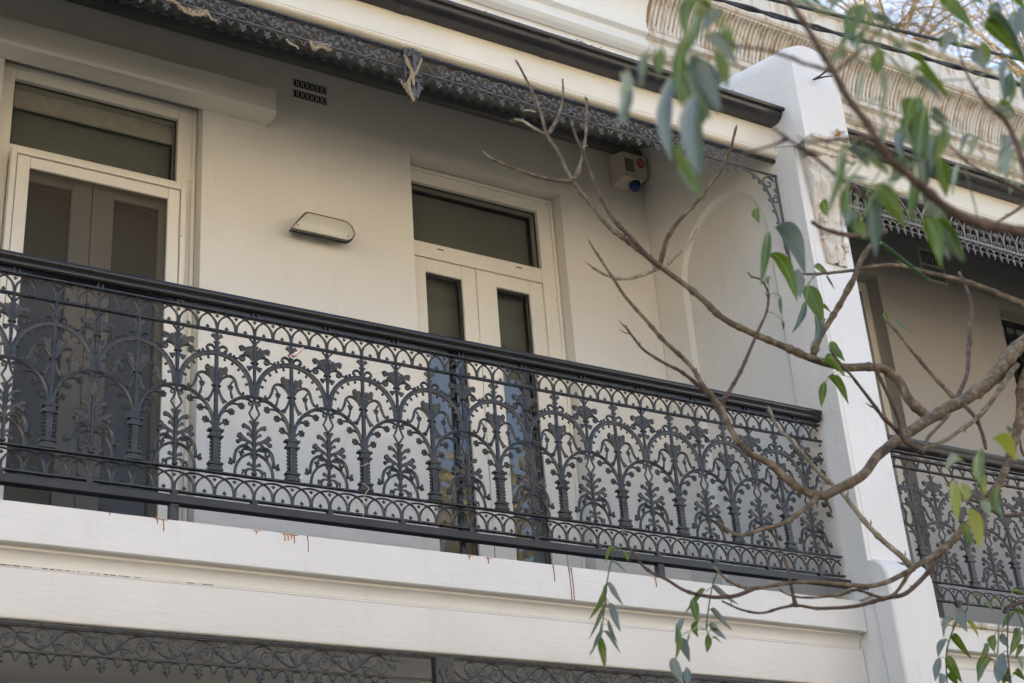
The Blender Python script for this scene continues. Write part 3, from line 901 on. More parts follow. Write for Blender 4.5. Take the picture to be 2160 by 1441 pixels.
bx = MB(); bx.rings([bulk(1.0878, -0.001), bulk(1.074, -0.002), bulk(1.068, -0.009)])
part(bx, 'cover', M['alu'], wl, ang=50)
ed = [Vector(p) for p in bulk(1.071, 0.001)]
part(MB().t3(ed+[ed[0], ed[1]], 0.0027, 6), 'gasket', M['black'], wl)
for x in (2.778, 3.064):
    part(MB().ball((x, 1.0665, 4.082), 0.005, 0.4), 'screw', M['rustdark'], wl)

# alarm siren --------------------------------------------------------------------------
al = thing('alarm_siren', 'boxy cream alarm siren with blue strobe and red sticker under the roof corner', 'alarm', (5.04, 1.10, 4.95))
ab = MB()
def abx(y, s, sh=0):
    x0, x1, z0, z1 = 4.925, 5.145, 4.935, 5.165
    cx, cz = (x0+x1)/2, (z0+z1)/2
    return [(cx+(p-cx)*s+sh, y, cz+(q-cz)*s) for p, q in ((x0, z0), (x1-0.05, z0), (x1, z0+0.05), (x1, z1), (x0, z1))]
ab.rings([abx(1.179, 1.0), abx(1.168, 1.0), abx(1.160, 0.94), abx(1.07, 0.80, 0.012)])
part(ab, 'casing', M['plastic'], al, bevel=0.004)
gr = MB()
for i in range(6):
    for j in range(7):
        gr.box(4.967+i*0.0118, 4.975+i*0.0118, 1.068, 1.0698, 5.005+j*0.0135, 5.013+j*0.0135)
part(gr, 'grille', M['dark'], al)
oc = MB(); oc.rings([[(5.088+0.030*math.cos(a), y, 5.085+0.036*math.sin(a)) for a in [PI/8+PI/4*i for i in range(8)]] for y in (1.0699, 1.0672)])
part(oc, 'sticker', M['red'], al)
pr = MB()
for j in range(4):
    pr.box(5.070, 5.106, 1.0662, 1.0671, 5.066+j*0.011, 5.0705+j*0.011)
part(pr, 'sticker_print', M['pink'], al)
sbm = MB(); sbm.rings([[(5.055+r_*math.cos(a), 1.11+r_*math.sin(a), z) for a in [2*PI*i/14 for i in range(14)]] for z, r_ in ((4.965, 0.036), (4.94, 0.036))])
part(sbm, 'strobe_base', M['black'], al)
sbm = MB(); sbm.rings([[(5.055+r_*math.cos(a), 1.11+r_*math.sin(a), z) for a in [2*PI*i/14 for i in range(14)]] for z, r_ in ((4.9395, 0.033), (4.918, 0.033), (4.906, 0.025), (4.902, 0.01))])
part(sbm, 'strobe', M['blue'], al, ang=60)
part(MB().ball((4.94, 1.167, 5.12), 0.006, 0.6), 'screw', M['dark'], al)

# ------------------------------------------------------------------ cast iron balustrade
P = 0.3208
H = P/2
def lobe(mb, pts, w_, flat=0.8, y=0.0):           # tapering leaf lobe that ends in a rounded tip
    q = cr(pts, 4)
    w_ = w_*1.2
    n = len(q)
    rs = []
    for i in range(n):
        t = i/(n-1)
        rs.append(w_*(0.35+0.65*t**1.3) if t < 0.8 else w_*math.sqrt(max(0.02, 1-((t-0.8)/0.2)**2*0.94)))
    mb.t2(q, rs, flat, 6, y)
def rosette(r, petals):
    mb = MB()
    for k in range(petals):
        a = 2*PI*k/petals+0.3
        mb.ball((r*0.62*math.cos(a), 0, r*0.62*math.sin(a)), r*0.42, 0.75, 6, 4)
    mb.ball((0, -r*0.2, 0), r*0.33, 0.9, 6, 4)
    return mb
def trefoil(mb, x, z, s, d):
    mb.ball((x, 0, z+d*s*1.5), s, 0.9, 6, 4)
    mb.ball((x-s*1.1, 0, z+d*s*0.35), s*0.9, 0.9, 6, 4)
    mb.ball((x+s*1.1, 0, z+d*s*0.35), s*0.9, 0.9, 6, 4)
    mb.t2([(x, z+d*s*1.2), (x, z-d*s*1.3)], s*0.55, 0.9, 5)

def bay_parts():
    """pieces of one bay, x from the colonnette axis, z in metres above eye height"""
    out = {}
    # --- main pierced casting: arches, shaft, stems
    p = MB()
    band = arc(0, 2.557, 0.1505, 0.03, PI-0.03, 30)
    p.t2([(H-0.004, 2.538)]+band+[(-H+0.004, 2.538)], 0.0102, 0.7, 8)
    for k in range(1, 12):
        a = PI*k/12
        if k == 6: continue
        c, s = math.cos(a), math.sin(a)
        p.t2([(0.144*c, 2.557+0.144*s), (0.1325*c, 2.557+0.1325*s)], [0.006, 0.004], 0.8, 5)
        p.ball((0.1305*c, 0, 2.557+0.1305*s), 0.0066, 0.9, 6, 4)
    hf = MB()
    hf.t2(cr([(0.004, 2.372), (0.007, 2.40), (0.016, 2.437), (0.042, 2.484), (0.080, 2.517), (0.118, 2.535), (H, 2.543)], 4), [0.009, 0.0078, 0.007, 0.007, 0.0078], 0.9)
    for st_, r_ in (([(H-0.153, 2.385), (H-0.143, 2.402), (H-0.126, 2.414)], 0.0045),
                    ([(H-0.150, 2.405), (H-0.141, 2.440), (H-0.124, 2.460), (H-0.100, 2.464)], 0.0048),
                    ([(H-0.130, 2.455), (H-0.114, 2.484), (H-0.090, 2.499), (H-0.060, 2.497)], 0.0048),
                    ([(H-0.090, 2.507), (H-0.062, 2.525), (H-0.034, 2.528), (H-0.016, 2.523)], 0.005)):
        hf.t2(cr(st_, 4), r_, 0.9, 5)
    hf.t2(spiral(H-0.018, 2.512, 0.011, 0.003, PI*0.5, -PI*2.2, 12), [0.0048, 0.004], 0.9, 5)
    # S scroll, pendant bud, forked leaf, downward leg, small curls on the arch
    hf.t2(cr([(0.006, 2.566), (0.012, 2.578), (0.028, 2.602), (0.056, 2.615), (0.077, 2.602), (0.086, 2.572), (0.098, 2.548), (0.110, 2.544), (0.116, 2.551)], 4), [0.0045, 0.0056, 0.006, 0.0052, 0.0045], 0.9)
    hf.ball((0.1135, 0, 2.551), 0.0065, 0.9, 6, 4)
    hf.t2(cr([(0.0775, 2.600), (0.068, 2.592), (0.060, 2.578)], 3), 0.004, 0.9, 5)
    hf.t2(cr([(0.060, 2.556), (0.0615, 2.542), (0.066, 2.526)], 3), [0.004, 0.0045, 0.006], 0.9, 5)
    hf.ball((0.066, 0, 2.524), 0.0062, 0.9, 6, 4)
    lobe(hf, [(0.007, 2.572), (0.014, 2.612), (0.030, 2.636), (0.047, 2.644)], 0.0105)
    lobe(hf, [(0.009, 2.590), (0.014, 2.625), (0.022, 2.646)], 0.008)
    lobe(hf, [(0.016, 2.600), (0.030, 2.620), (0.046, 2.624)], 0.0075)
    hf.t2(cr([(0.006, 2.560), (0.012, 2.545), (0.020, 2.522), (0.034, 2.498)], 4), [0.005, 0.0048, 0.0055, 0.0085], 0.85)
    hf.ball((0.030, 0, 2.496), 0.006, 0.9, 6, 4); hf.ball((0.040, 0, 2.502), 0.006, 0.9, 6, 4)
    hf.t2(cr([(0.006, 2.716), (0.012, 2.732), (0.026, 2.740), (0.040, 2.733), (0.042, 2.720)], 4), [0.005, 0.006, 0.005], 0.9, 5)
    hf.ball((0.036, 0, 2.719), 0.0075, 0.9, 6, 4)
    hf.ball((0.058, 0, 2.713), 0.0072, 0.9, 6, 4); hf.ball((0.073, 0, 2.706), 0.0068, 0.9, 6, 4)
    hf.t2(cr([(0.070, 2.704), (0.086, 2.700), (0.101, 2.708)], 3), 0.0042, 0.9, 5)
    # bud at the head of the shaft
    lobe(hf, [(0.003, 2.762), (0.010, 2.778), (0.022, 2.789)], 0.0088)
    lobe(hf, [(0.003, 2.736), (0.007, 2.748), (0.013, 2.759)], 0.005)
    p.mirror(hf)
    p.t2([(0, 2.38), (0, 2.46), (0, 2.565), (0, 2.70), (0, 2.804)], [0.010, 0.0088, 0.008, 0.0078, 0.007], 1.0, 8)
    p.t2([(-0.018, 2.564), (0.018, 2.564)], 0.0052, 1.6, 6)
    out['panel'] = p
    # --- colonnette
    c = MB()
    c.box(-0.030, 0.030, -0.014, 0.014, 2.2025, 2.212); c.box(-0.026, 0.026, -0.012, 0.012, 2.2121, 2.224)
    c.box(-0.030, 0.030, -0.014, 0.014, 2.229, 2.2365)
    c.box(-0.0125, 0.0125, -0.009, 0.009, 2.224, 2.352)
    c.box(-0.029, 0.029, -0.0135, 0.0135, 2.342, 2.3495); c.box(-0.020, 0.020, -0.011, 0.011, 2.3496, 2.368)
    c.box(-0.031, 0.031, -0.0145, 0.0145, 2.3681, 2.3765); c.box(-0.018, 0.018, -0.010, 0.010, 2.3766, 2.384)
    for k in range(7):
        for s in (-1, 1):
            c.ball((s*0.0175, 0, 2.2435+k*0.0153), 0.0072, 1.0, 6, 4)
    out['colonnette'] = c
    # --- lozenge between the arches and the plant, palmette and plant (x from the mid axis)
    z_ = MB(); h2 = MB()
    h2.t2([(0.001, 2.540), (0.005, 2.515), (0.010, 2.494), (0.0215, 2.469), (0.010, 2.449), (0.001, 2.438)], 0.0046, 0.9, 5)
    z_.mirror(h2)
    out['lozenge'] = z_
    q = MB(); h2 = MB()
    q.t2([(0, 2.803), (0, 2.74), (0, 2.69), (0, 2.545)], [0.006, 0.0075, 0.007, 0.0055], 1.0, 7)
    q.t2([(-0.0145, 2.690), (0.0145, 2.690)], 0.0055, 1.5, 6)
    h2.t2(cr([(0.002, 2.768), (0.008, 2.782), (0.022, 2.797)], 4), [0.005, 0.004], 0.9, 5)
    lobe(h2, [(0.003, 2.700), (0.016, 2.730), (0.040, 2.749), (0.068, 2.752)], 0.0095)
    lobe(h2, [(0.022, 2.735), (0.044, 2.742), (0.064, 2.739)], 0.007, 0.8, -0.003)
    lobe(h2, [(0.003, 2.712), (0.012, 2.740), (0.031, 2.760)], 0.0075)
    lobe(h2, [(0.002, 2.722), (0.006, 2.750), (0.015, 2.767)], 0.0065)
    lobe(h2, [(0.010, 2.716), (0.030, 2.731), (0.046, 2.727)], 0.006)
    h2.t2(cr([(0.003, 2.694), (0.018, 2.714), (0.040, 2.721), (0.060, 2.713)], 4)+spiral(0.051, 2.704, 0.0125, 0.004, 0.6, -PI*2.2, 12), [0.0045, 0.0058, 0.0055, 0.005, 0.0045], 0.95)
    lobe(h2, [(0.002, 2.686), (0.012, 2.670), (0.027, 2.657)], 0.0072)
    lobe(h2, [(0.010, 2.676), (0.022, 2.672), (0.033, 2.668)], 0.0055)
    q.mirror(h2)
    out['palmette'] = q
    g = MB(); h2 = MB()
    g.t2([(0, 2.437), (0, 2.40), (0, 2.33), (0, 2.262), (0, 2.21)], [0.006, 0.009, 0.0075, 0.007, 0.006], 1.0, 7)
    lobe(h2, [(0.002, 2.395), (0.008, 2.418), (0.0175, 2.438)], 0.0068)
    lobe(h2, [(0.002, 2.365), (0.016, 2.396), (0.034, 2.410), (0.052, 2.411)], 0.0092)
    lobe(h2, [(0.002, 2.350), (0.016, 2.373), (0.031, 2.381)], 0.0072)
    lobe(h2, [(0.002, 2.340), (0.030, 2.350), (0.052, 2.362), (0.069, 2.375)], 0.0105)
    lobe(h2, [(0.028, 2.349), (0.052, 2.350), (0.074, 2.336)], 0.0088)
    lobe(h2, [(0.002, 2.322), (0.016, 2.340), (0.030, 2.338), (0.036, 2.325)], 0.007)
    h2.t2(cr([(0.003, 2.298), (0.018, 2.316), (0.046, 2.325), (0.070, 2.308), (0.080, 2.280), (0.082, 2.252)], 4), [0.005, 0.007, 0.007, 0.0065, 0.006], 0.9)
    h2.t2(cr([(0.022, 2.312), (0.042, 2.313), (0.052, 2.302)], 4), [0.005, 0.0045], 0.9, 5)
    for (x, z, r_) in ((0.0535, 2.291, 0.0075), (0.0605, 2.296, 0.006), (0.047, 2.296, 0.006), (0.055, 2.284, 0.006)):
        h2.ball((x, -0.002, z), r_, 1.0, 6, 4)
    h2.t2([(0.079, 2.250), (0.092, 2.252)], 0.0048, 0.9, 5)
    for (x, z, r_) in ((0.096, 2.252, 0.0095), (0.099, 2.262, 0.0065), (0.102, 2.246, 0.0068), (0.094, 2.243, 0.0058)):
        h2.ball((x, -0.002, z), r_, 1.0, 6, 4)
    h2.t2([(0, 2.2965)]+cr([(0.020, 2.2945), (0.048, 2.279), (0.068, 2.252), (0.077, 2.226), (0.0795, 2.2)], 3), 0.0058, 0.95, 6)
    lobe(h2, [(0.002, 2.262), (0.006, 2.276), (0.014, 2.288)], 0.005)
    lobe(h2, [(0.002, 2.232), (0.012, 2.248), (0.029, 2.254)], 0.0075)
    lobe(h2, [(0.002, 2.226), (0.016, 2.232), (0.030, 2.225), (0.040, 2.214)], 0.0075)
    h2.ball((0.046, 0, 2.222), 0.006, 0.9, 6, 4); h2.ball((0.034, 0, 2.209), 0.006, 0.9, 6, 4); h2.ball((0.047, 0, 2.211), 0.0055, 0.9, 6, 4)
    g.mirror(h2)
    g.ball((0, -0.002, 2.2125), 0.012, 0.9, 8, 5, 1.1, 0.8)
    out['leaf_spray'] = g
    # --- band of interlacing lancets, base at z = 0
    b = MB()
    S = P/4
    for k in range(4):
        x0 = -H+S*k
        pts = []
        for i in range(15):
            a = PI*i/14
            c_ = math.cos(a)
            pts.append((x0+S-S*math.copysign(abs(c_)**0.95, c_), 0.003+0.0775*math.sin(a)**0.88))
        b.t2(pts, [0.0062, 0.0040, 0.0037, 0.0040, 0.0062], 1.1, 6)
        trefoil(b, x0+S*0.5, 0.011, 0.0046, 1)
        trefoil(b, x0+S, 0.068, 0.0043, -1)
    out['lancet_band'] = b
    return out
IRON_K = 1.07
BP = bay_parts()
IRON_K = 1.0
FLW = rosette(0.0158, 6)
BUD = rosette(0.0135, 5)
flowers = [(H+s*x, z) for s in (-1, 1) for x, z in ((0.119, 2.4145), (0.0965, 2.4625), (0.0545, 2.494))]

def panel_set(parent, meshes, x, z, sx, sz):
    """one bay: a pierced panel with its separately cast ornaments"""
    o = link('panel', meshes['panel'], None, parent, loc=Vector((x, 0, z))-Vector(parent.location))
    o.scale = (sx, 1, sz)
    def kid(n, dx=0, dz=0, key=None):
        c = link(n, meshes[key or n], None, o, loc=(dx, 0, dz))
        return c
    kid('colonnette'); kid('lozenge', H); kid('palmette', H); kid('leaf_spray', H)
    kid('lancet_band', 0, 2.808); kid('lancet_band', 0, 2.102)
    for fx, fz in flowers: kid('flower', fx, fz)
    for s in (-1, 1): kid('bud', s*0.059, 2.567)
    return o
def iron_meshes(mat):
    d = {}
    for k, b in list(BP.items())+[('flower', FLW), ('bud', BUD)]:
        me = b.mesh(k, True, 50)
        me.materials.append(mat)
        d[k] = me
    return d
bal = thing('iron_balustrade', 'dark grey cast iron balcony balustrade with interlaced arches and leaf ornament on the cream house', 'balustrade', (2.6, 0, 1.99))
IM = iron_meshes(M['iron'])
C0 = 1.307
for i in range(-3, 12):
    panel_set(bal, IM, C0+P*i, 0, 1, 1)
# the cut-off piece of a panel beside the wing wall
xc = C0+P*12
for k, dz in (('panel', 0), ('lancet_band', 2.808), ('lancet_band', 2.102)):
    me = BP[k].mesh(k+'_end', True, 50, clip=5.138-xc)
    me.materials.append(M['iron'])
    link('panel_end' if k == 'panel' else 'lancet_band_end', me, None, bal, loc=Vector((xc, 0, dz))-Vector(bal.location))
for dx, dz in ((-0.1015, 2.494), (-0.0595, 2.4625)):
    link('flower', IM['flower'], None, bal, loc=Vector((xc+dx, 0, dz))-Vector(bal.location))
RX0, RX1 = LX+0.003, XW-0.02
def rails(parent, x0, x1, dz, im, hm, thick=1.0):
    part(MB().box(x0, x1, -0.0125, 0.0125, 2.8885+dz, 2.8955+dz), 'top_rail', im, parent)
    part(MB().box(x0, x1, -0.009, 0.009, 2.8025+dz, 2.8055+dz).box(x0, x1, -0.011, 0.011, 2.8058+dz, 2.8095+dz), 'upper_rail', im, parent)
    part(MB().box(x0, x1, -0.011, 0.011, 2.1945+dz, 2.1978+dz).box(x0, x1, -0.009, 0.009, 2.1981+dz, 2.2012+dz), 'lower_rail', im, parent)
    part(MB().box(x0, x1, -0.011, 0.011, 2.0965+dz, 2.1030+dz), 'bottom_rail', im, parent)
    # moulded handrail, two rounded rolls above a flat fillet
    hp = [(-0.020, 2.912), (-0.026, 2.916), (-0.030, 2.923), (-0.031, 2.930), (-0.028, 2.936), (-0.030, 2.939), (-0.037, 2.945), (-0.040, 2.953), (-0.038, 2.961), (-0.031, 2.968), (-0.018, 2.972), (0.018, 2.972), (0.031, 2.968), (0.038, 2.961), (0.040, 2.953), (0.037, 2.945), (0.030, 2.939), (0.028, 2.936), (0.031, 2.930), (0.026, 2.916), (0.020, 2.912)]
    part(MB().sweep_x([(p[0], p[1]+dz) for p in hp], x0, x1+0.002), 'handrail', hm, parent, ang=55)
rails(bal, RX0, RX1, 0, M['iron'], M['rail'])
part(MB().box(RX0, XW-0.002, -0.022, 0.022, 2.046, 2.0795), 'base_bar', M['bar'], bal, bevel=0.003)
for i in range(-3, 12):
    xm = C0+P*i+H
    part(MB().box(xm-0.011, xm+0.011, -0.0115, 0.0115, 2.0796, 2.0964), 'spacer', M['iron'], bal)
    part(MB().box(xm-0.013, xm-0.006, -0.012, 0.012, 2.8956, 2.9118).box(xm+0.006, xm+0.013, -0.012, 0.012, 2.8956, 2.9118), 'spacer', M['iron'], bal)
for xm in (0.51, 1.788, 4.034):
    part(MB().box(xm-0.018, xm+0.018, -0.016, 0.016, 1.95, 2.0459), 'foot', M['iron'], bal, bevel=0.003)
part(MB().t3([(3.058, 0.05, 1.955), (3.058, 0.05, 2.91)], 0.0165, 10).box(3.045, 3.072, 0.012, 0.05, 2.86, 2.88), 'post', M['rail'], bal)
part(MB().t3([(3.058, 0.05, 1.956), (3.058, 0.05, 1.964)], 0.035, 12), 'post_base', M['rail'], bal)

bal2 = thing('iron_balustrade', 'weathered brown-grey iron balustrade on the neighbouring balcony beyond the wing wall', 'balustrade', (7.5, 0, 1.9))
IM2 = iron_meshes(M['iron2'])
for i in range(12):
    o = panel_set(bal2, IM2, 5.717+0.338*i, 2.89-2.966*0.995, 0.338/P, 0.995)
DZ2 = -0.078
part(MB().box(5.47, N2-0.02, -0.0125, 0.0125, 2.795, 2.803), 'top_rail', M['iron2'], bal2)
rails(bal2, 5.47, N2-0.02, -0.062, M['iron2'], M['iron2'])
for i in range(12):
    part(MB().ball((5.55+0.338*i, -0.01, 2.028), 0.022, 0.9), 'knob', M['iron2'], bal2)

# ------------------------------------------------------------------ iron friezes
U = 0.2365
def vine_leaf(mb, x, z, a, s):
    for k, (da, ln, w_) in enumerate(((0, 1.0, 0.30), (0.75, 0.72, 0.26), (-0.75, 0.72, 0.26))):
        t = a+da
        lobe(mb, [(x, z), (x+0.5*s*ln*math.cos(t), z+0.5*s*ln*math.sin(t)), (x+s*ln*math.cos(t), z+s*ln*math.sin(t))], s*w_, 0.5, -0.002)
def frieze_unit():
    v = MB()
    wave = [(-0.065, 1.518), (-0.042, 1.496), (-0.016, 1.475), (0.019, 1.467), (0.056, 1.487), (0.080, 1.512), (0.104, 1.530), (0.130, 1.537), (0.149, 1.534), (0.1715, 1.518)]
    v.t2(cr(wave, 4), 0.0040, 0.9, 6)
    v.t2(arc(0.030, 1.511, 0.0265, -0.7, PI*1.35, 20), 0.0030, 0.9, 5)
    v.t2(arc(0.148, 1.4905, 0.0255, 0.75, -PI*1.25, 20), 0.0030, 0.9, 5)
    for p in ([(0.172, 1.517), (0.188, 1.522), (0.206, 1.520), (0.2265, 1.524)], [(0.060, 1.484), (0.075, 1.489), (0.095, 1.486), (0.121, 1.484)],
              [(0.053, 1.491), (0.060, 1.51), (0.070, 1.522)], [(0.055, 1.491), (0.068, 1.505), (0.082, 1.520)], [(0.175, 1.512), (0.182, 1.498), (0.190, 1.488)], [(0.175, 1.512), (0.190, 1.50), (0.20, 1.492)],
              [(0.004, 1.505), (0.014, 1.500), (0.024, 1.494)], [(0.128, 1.507), (0.138, 1.513), (0.150, 1.514), (0.160, 1.513)]):
        v.t2(cr(p, 3), 0.0026, 0.9, 5)
    l = MB()
    for x, z, a, s in ((0.203, 1.508, -PI/2, 0.020), (0.221, 1.525, 0.1, 0.020), (0.030, 1.494, -2.2, 0.018), (0.042, 1.494, 0.3, 0.017), (0.082, 1.484, -1.9, 0.020), (0.099, 1.488, -0.3, 0.020),
                       (0.028, 1.504, 1.6, 0.013), (0.086, 1.498, 1.3, 0.016), (0.146, 1.506, -1.6, 0.016), (0.196, 1.524, 1.9, 0.015), (0.143, 1.517, 2.2, 0.014), (0.156, 1.512, 0.3, 0.014)):
        vine_leaf(l, x, z, a, s*1.22)
    f = MB()
    for x0 in (0.0, U/2):
        hm = MB()
        hm.t2(cr([(0.006, 1.424), (0.008, 1.434), (0.016, 1.4455), (0.030, 1.4495), (0.044, 1.4455), (0.052, 1.436), (0.0545, 1.427)], 3), 0.0030, 0.9, 5)
        hm.ball((0.0135, 0, 1.4315), 0.0036, 0.9, 6, 4); hm.ball((0.0485, 0, 1.433), 0.0034, 0.9, 6, 4)
        hm.ball((0.011, -0.002, 1.4155), 0.0068, 0.8, 6, 4)
        hm.ball((0.0545, 0, 1.4265), 0.0048, 0.9, 6, 4)
        for s in (1, -1):
            f.add([(x0+s*p[0], p[1], p[2]) for p in hm.v], [q if s == 1 else q[::-1] for q in hm.f])
        f.ball((x0, -0.002, 1.405), 0.008, 0.8, 6, 4)
        f.t2([(x0, 1.436), (x0, 1.410)], [0.006, 0.004], 0.9, 5)
        f.ball((x0+U/4, 0, 1.4215), 0.0048, 0.9, 6, 4)
    return {'vine': v, 'vine_leaves': l, 'fringe': f}
FU = frieze_unit()
def frieze_meshes(mat):
    d = {}
    for k, b in FU.items():
        me = b.mesh(k, True, 50); me.materials.append(mat); d[k] = me
    return d
FM = frieze_meshes(M['ironf'])
def frieze(label, dz, runs, y, x0, x1, FM, im):
    t = thing('iron_frieze', label, 'frieze', (2.6, y, 1.4+dz))
    for a, n in runs:
        for k in range(n):
            o = link('frieze_panel', FM['vine'], None, t, loc=Vector((a+U*k, y, dz))-Vector(t.location))
            link('vine_leaves', FM['vine_leaves'], None, o)
            link('fringe', FM['fringe'], None, o)
    part(MB().box(x0, x1, y-0.007, y+0.007, 1.4520+dz, 1.4575+dz).box(x0, x1, y-0.005, y+0.005, 1.4577+dz, 1.4602+dz), 'frieze_bar', im, t)
    part(MB().box(x0, x1, y-0.009, y+0.009, 1.5415+dz, 1.5465+dz).box(x0, x1, y-0.014, y+0.014, 1.5467+dz, 1.5555+dz), 'frieze_rail', M['iron'], t)
    return t
fu = frieze('leafy iron frieze with drop fringe hanging under the verandah roof fascia', 2.936, [(2.95+0.025-U*12+0.02-0.118-0.0, 12), (2.95+0.100, 8)], 0.008, LX+0.003, XW-0.003, FM, M['ironf'])
fl_ = frieze('leafy iron frieze with drop fringe hanging under the balcony slab', 0.0, [(1.313-U*4, 10), (2.99+0.02, 9)], 0.016, LX+0.003, XW-0.003, frieze_meshes(M['ironl']), M['iron'])
# pendant pilaster that divides the upper frieze
pn = MB()
pn.box(2.862, 2.942, -0.012, 0.02, 4.318, 4.500)
for xx in (2.861, 2.943):
    pn.t2([(xx, 4.318), (xx, 4.498)], 0.006, 1.4, 6, -0.012)
pn.t2([(2.90, 4.33), (2.902, 4.41), (2.90, 4.49)], [0.006, 0.01, 0.006], 1.0, 6, -0.03)
for x, z, a in ((2.902, 4.35, 0.7), (2.902, 4.385, 2.5), (2.902, 4.43, 0.6), (2.902, 4.455, 2.5), (2.90, 4.47, 1.5), (2.90, 4.345, -2.3)):
    for da in (0, 0.8, -0.8):
        lobe(pn, [(x, z), (x+0.018*math.cos(a+da*0.6), z+0.018*math.sin(a+da*0.6)), (x+0.034*math.cos(a+da), z+0.034*math.sin(a+da))], 0.009, 0.7, -0.02)
pend = part(pn, 'pendant_block', M['ironf'], fu, ang=45)
pd = MB()
for s in (-1, 0, 1):
    lobe(pd, [(2.90+s*0.03, 4.317), (2.90+s*0.026, 4.27), (2.895+s*0.006, 4.215)], 0.016, 0.9, -0.01)
for s in (-1, 1):
    pd.t2(spiral(2.90+s*0.034, 4.285, 0.017, 0.004, 0, s*PI*2.2, 12), 0.006, 0.9, 5, -0.01)
pd.ball((2.893, -0.01, 4.205), 0.012)
part(pd, 'pendant_drop', M['ironf'], fu, ang=50)
# pilaster of the lower frieze
pl = MB()
pl.box(2.868, 2.952, -0.012, 0.03, 1.30, 1.546)
part(pl, 'pilaster', M['ironl'], fl_, bevel=0.005)
po = MB()
po.t2(cr([(2.905, 1.30), (2.915, 1.38), (2.905, 1.44), (2.895, 1.48)], 4), 0.006, 0.9, 6, -0.014)
for s, z in ((1, 1.475), (-1, 1.49), (1, 1.50)):
    lobe(po, [(2.905, z-0.04), (2.905+s*0.014, z-0.012), (2.905+s*0.02, z)], 0.009, 0.6, -0.015)
po.t2(arc(2.927, 1.435, 0.011, 0, 2*PI, 12), 0.005, 0.9, 5, -0.014)
po.t2(arc(2.89, 1.415, 0.022, 0.6, PI, 10), 0.004, 0.9, 5, -0.014)
part(po, 'pilaster_ornament', M['ironl'], fl_, ang=50)
# bracket in the corner between upper frieze and wing wall
cb = MB()
yb2 = 0.008
cb.t2([(XW-0.012, 4.40), (XW-0.012, 4.1), (XW-0.012, 3.86)], 0.007, 1.0, 6, yb2)
cb.t2(cr([(4.90, 4.388), (5.0, 4.36), (5.075, 4.29), (5.115, 4.16), (5.135, 4.02), (5.145, 3.90)], 5), 0.0065, 0.9, 6, yb2)
cb.t2(spiral(5.095, 4.33, 0.045, 0.008, 0.4, PI*2.4, 20), 0.005, 0.9, 5, yb2)
cb.t2(spiral(5.125, 4.235, 0.028, 0.006, 1.4, -PI*2.2, 16), 0.005, 0.9, 5, yb2)
for x, z, a, s in ((5.00, 4.358, -2.0, 0.035), (5.04, 4.33, -2.3, 0.035), (5.075, 4.285, -2.6, 0.036), (5.10, 4.22, -2.8, 0.034), (5.115, 4.15, -2.9, 0.032), (5.125, 4.08, -2.9, 0.028), (5.135, 4.01, -3.0, 0.024), (5.10, 4.36, 1.0, 0.035), (5.13, 4.30, -1.2, 0.03), (5.14, 3.93, -3.0, 0.02)):
    vine_leaf(cb, x, z, a, s)
part(cb, 'corner_bracket', M['ironf'], fu, ang=50)

# neighbour's frieze: gothic scroll panels over a pierced fringe
t3_ = thing('iron_frieze', 'pale grey gothic iron frieze under the neighbouring verandah roof', 'frieze', (7.5, 0, 4.2))
un = MB()
UW = 0.113
hh = MB()
hh.t2(cr([(UW/2, 4.335), (UW/2-0.004, 4.40), (UW/2-0.022, 4.44), (0.002, 4.485)], 4), 0.006, 0.8, 5)
hh.t2(spiral(0.019, 4.362, 0.017, 0.005, -PI/2, PI*1.9, 12), 0.0045, 0.9, 5)
hh.t2(spiral(0.013, 4.420, 0.012, 0.004, -PI/2, PI*1.9, 12), 0.004, 0.9, 5)
hh.t2([(0, 4.335), (0, 4.45)], 0.004, 0.8, 5)
un.mirror(hh)
fr_ = MB()
for k in range(2):
    xk = -UW/4+k*UW/2
    fr_.t2(arc(xk, 4.278, UW/4, 0.05, PI-0.05, 10, 0.03), 0.0045, 0.8, 5)
    fr_.ball((xk-UW/4, 0, 4.25), 0.007, 0.8, 6, 4); fr_.ball((xk-UW/4-0.008, 0, 4.262), 0.006, 0.8, 6, 4); fr_.ball((xk-UW/4+0.008, 0, 4.262), 0.006, 0.8, 6, 4)
    fr_.t2([(xk-UW/4, 4.285), (xk-UW/4, 4.235)], 0.0035, 0.8, 5)
    fr_.t2([(xk-UW/4, 4.272), (xk+UW/4, 4.272)], 0.003, 0.8, 5)
um = un.mesh('frieze_panel', True, 50); um.materials.append(M['ironpale'])
fm_ = fr_.mesh('fringe', True, 50); fm_.materials.append(M['ironpale'])
for k in range(37):
    o = link('frieze_panel', um, None, t3_, loc=Vector((5.53+UW*k, 0, 0))-Vector(t3_.location))
    link('fringe', fm_, None, o)
part(MB().box(5.47, N2-0.02, -0.009, 0.009, 4.315, 4.333), 'frieze_bar', M['ironpale'], t3_)
part(MB().box(5.47, N2-0.02, -0.012, 0.012, 4.485, 4.50), 'frieze_rail', M['ironpale'], t3_)

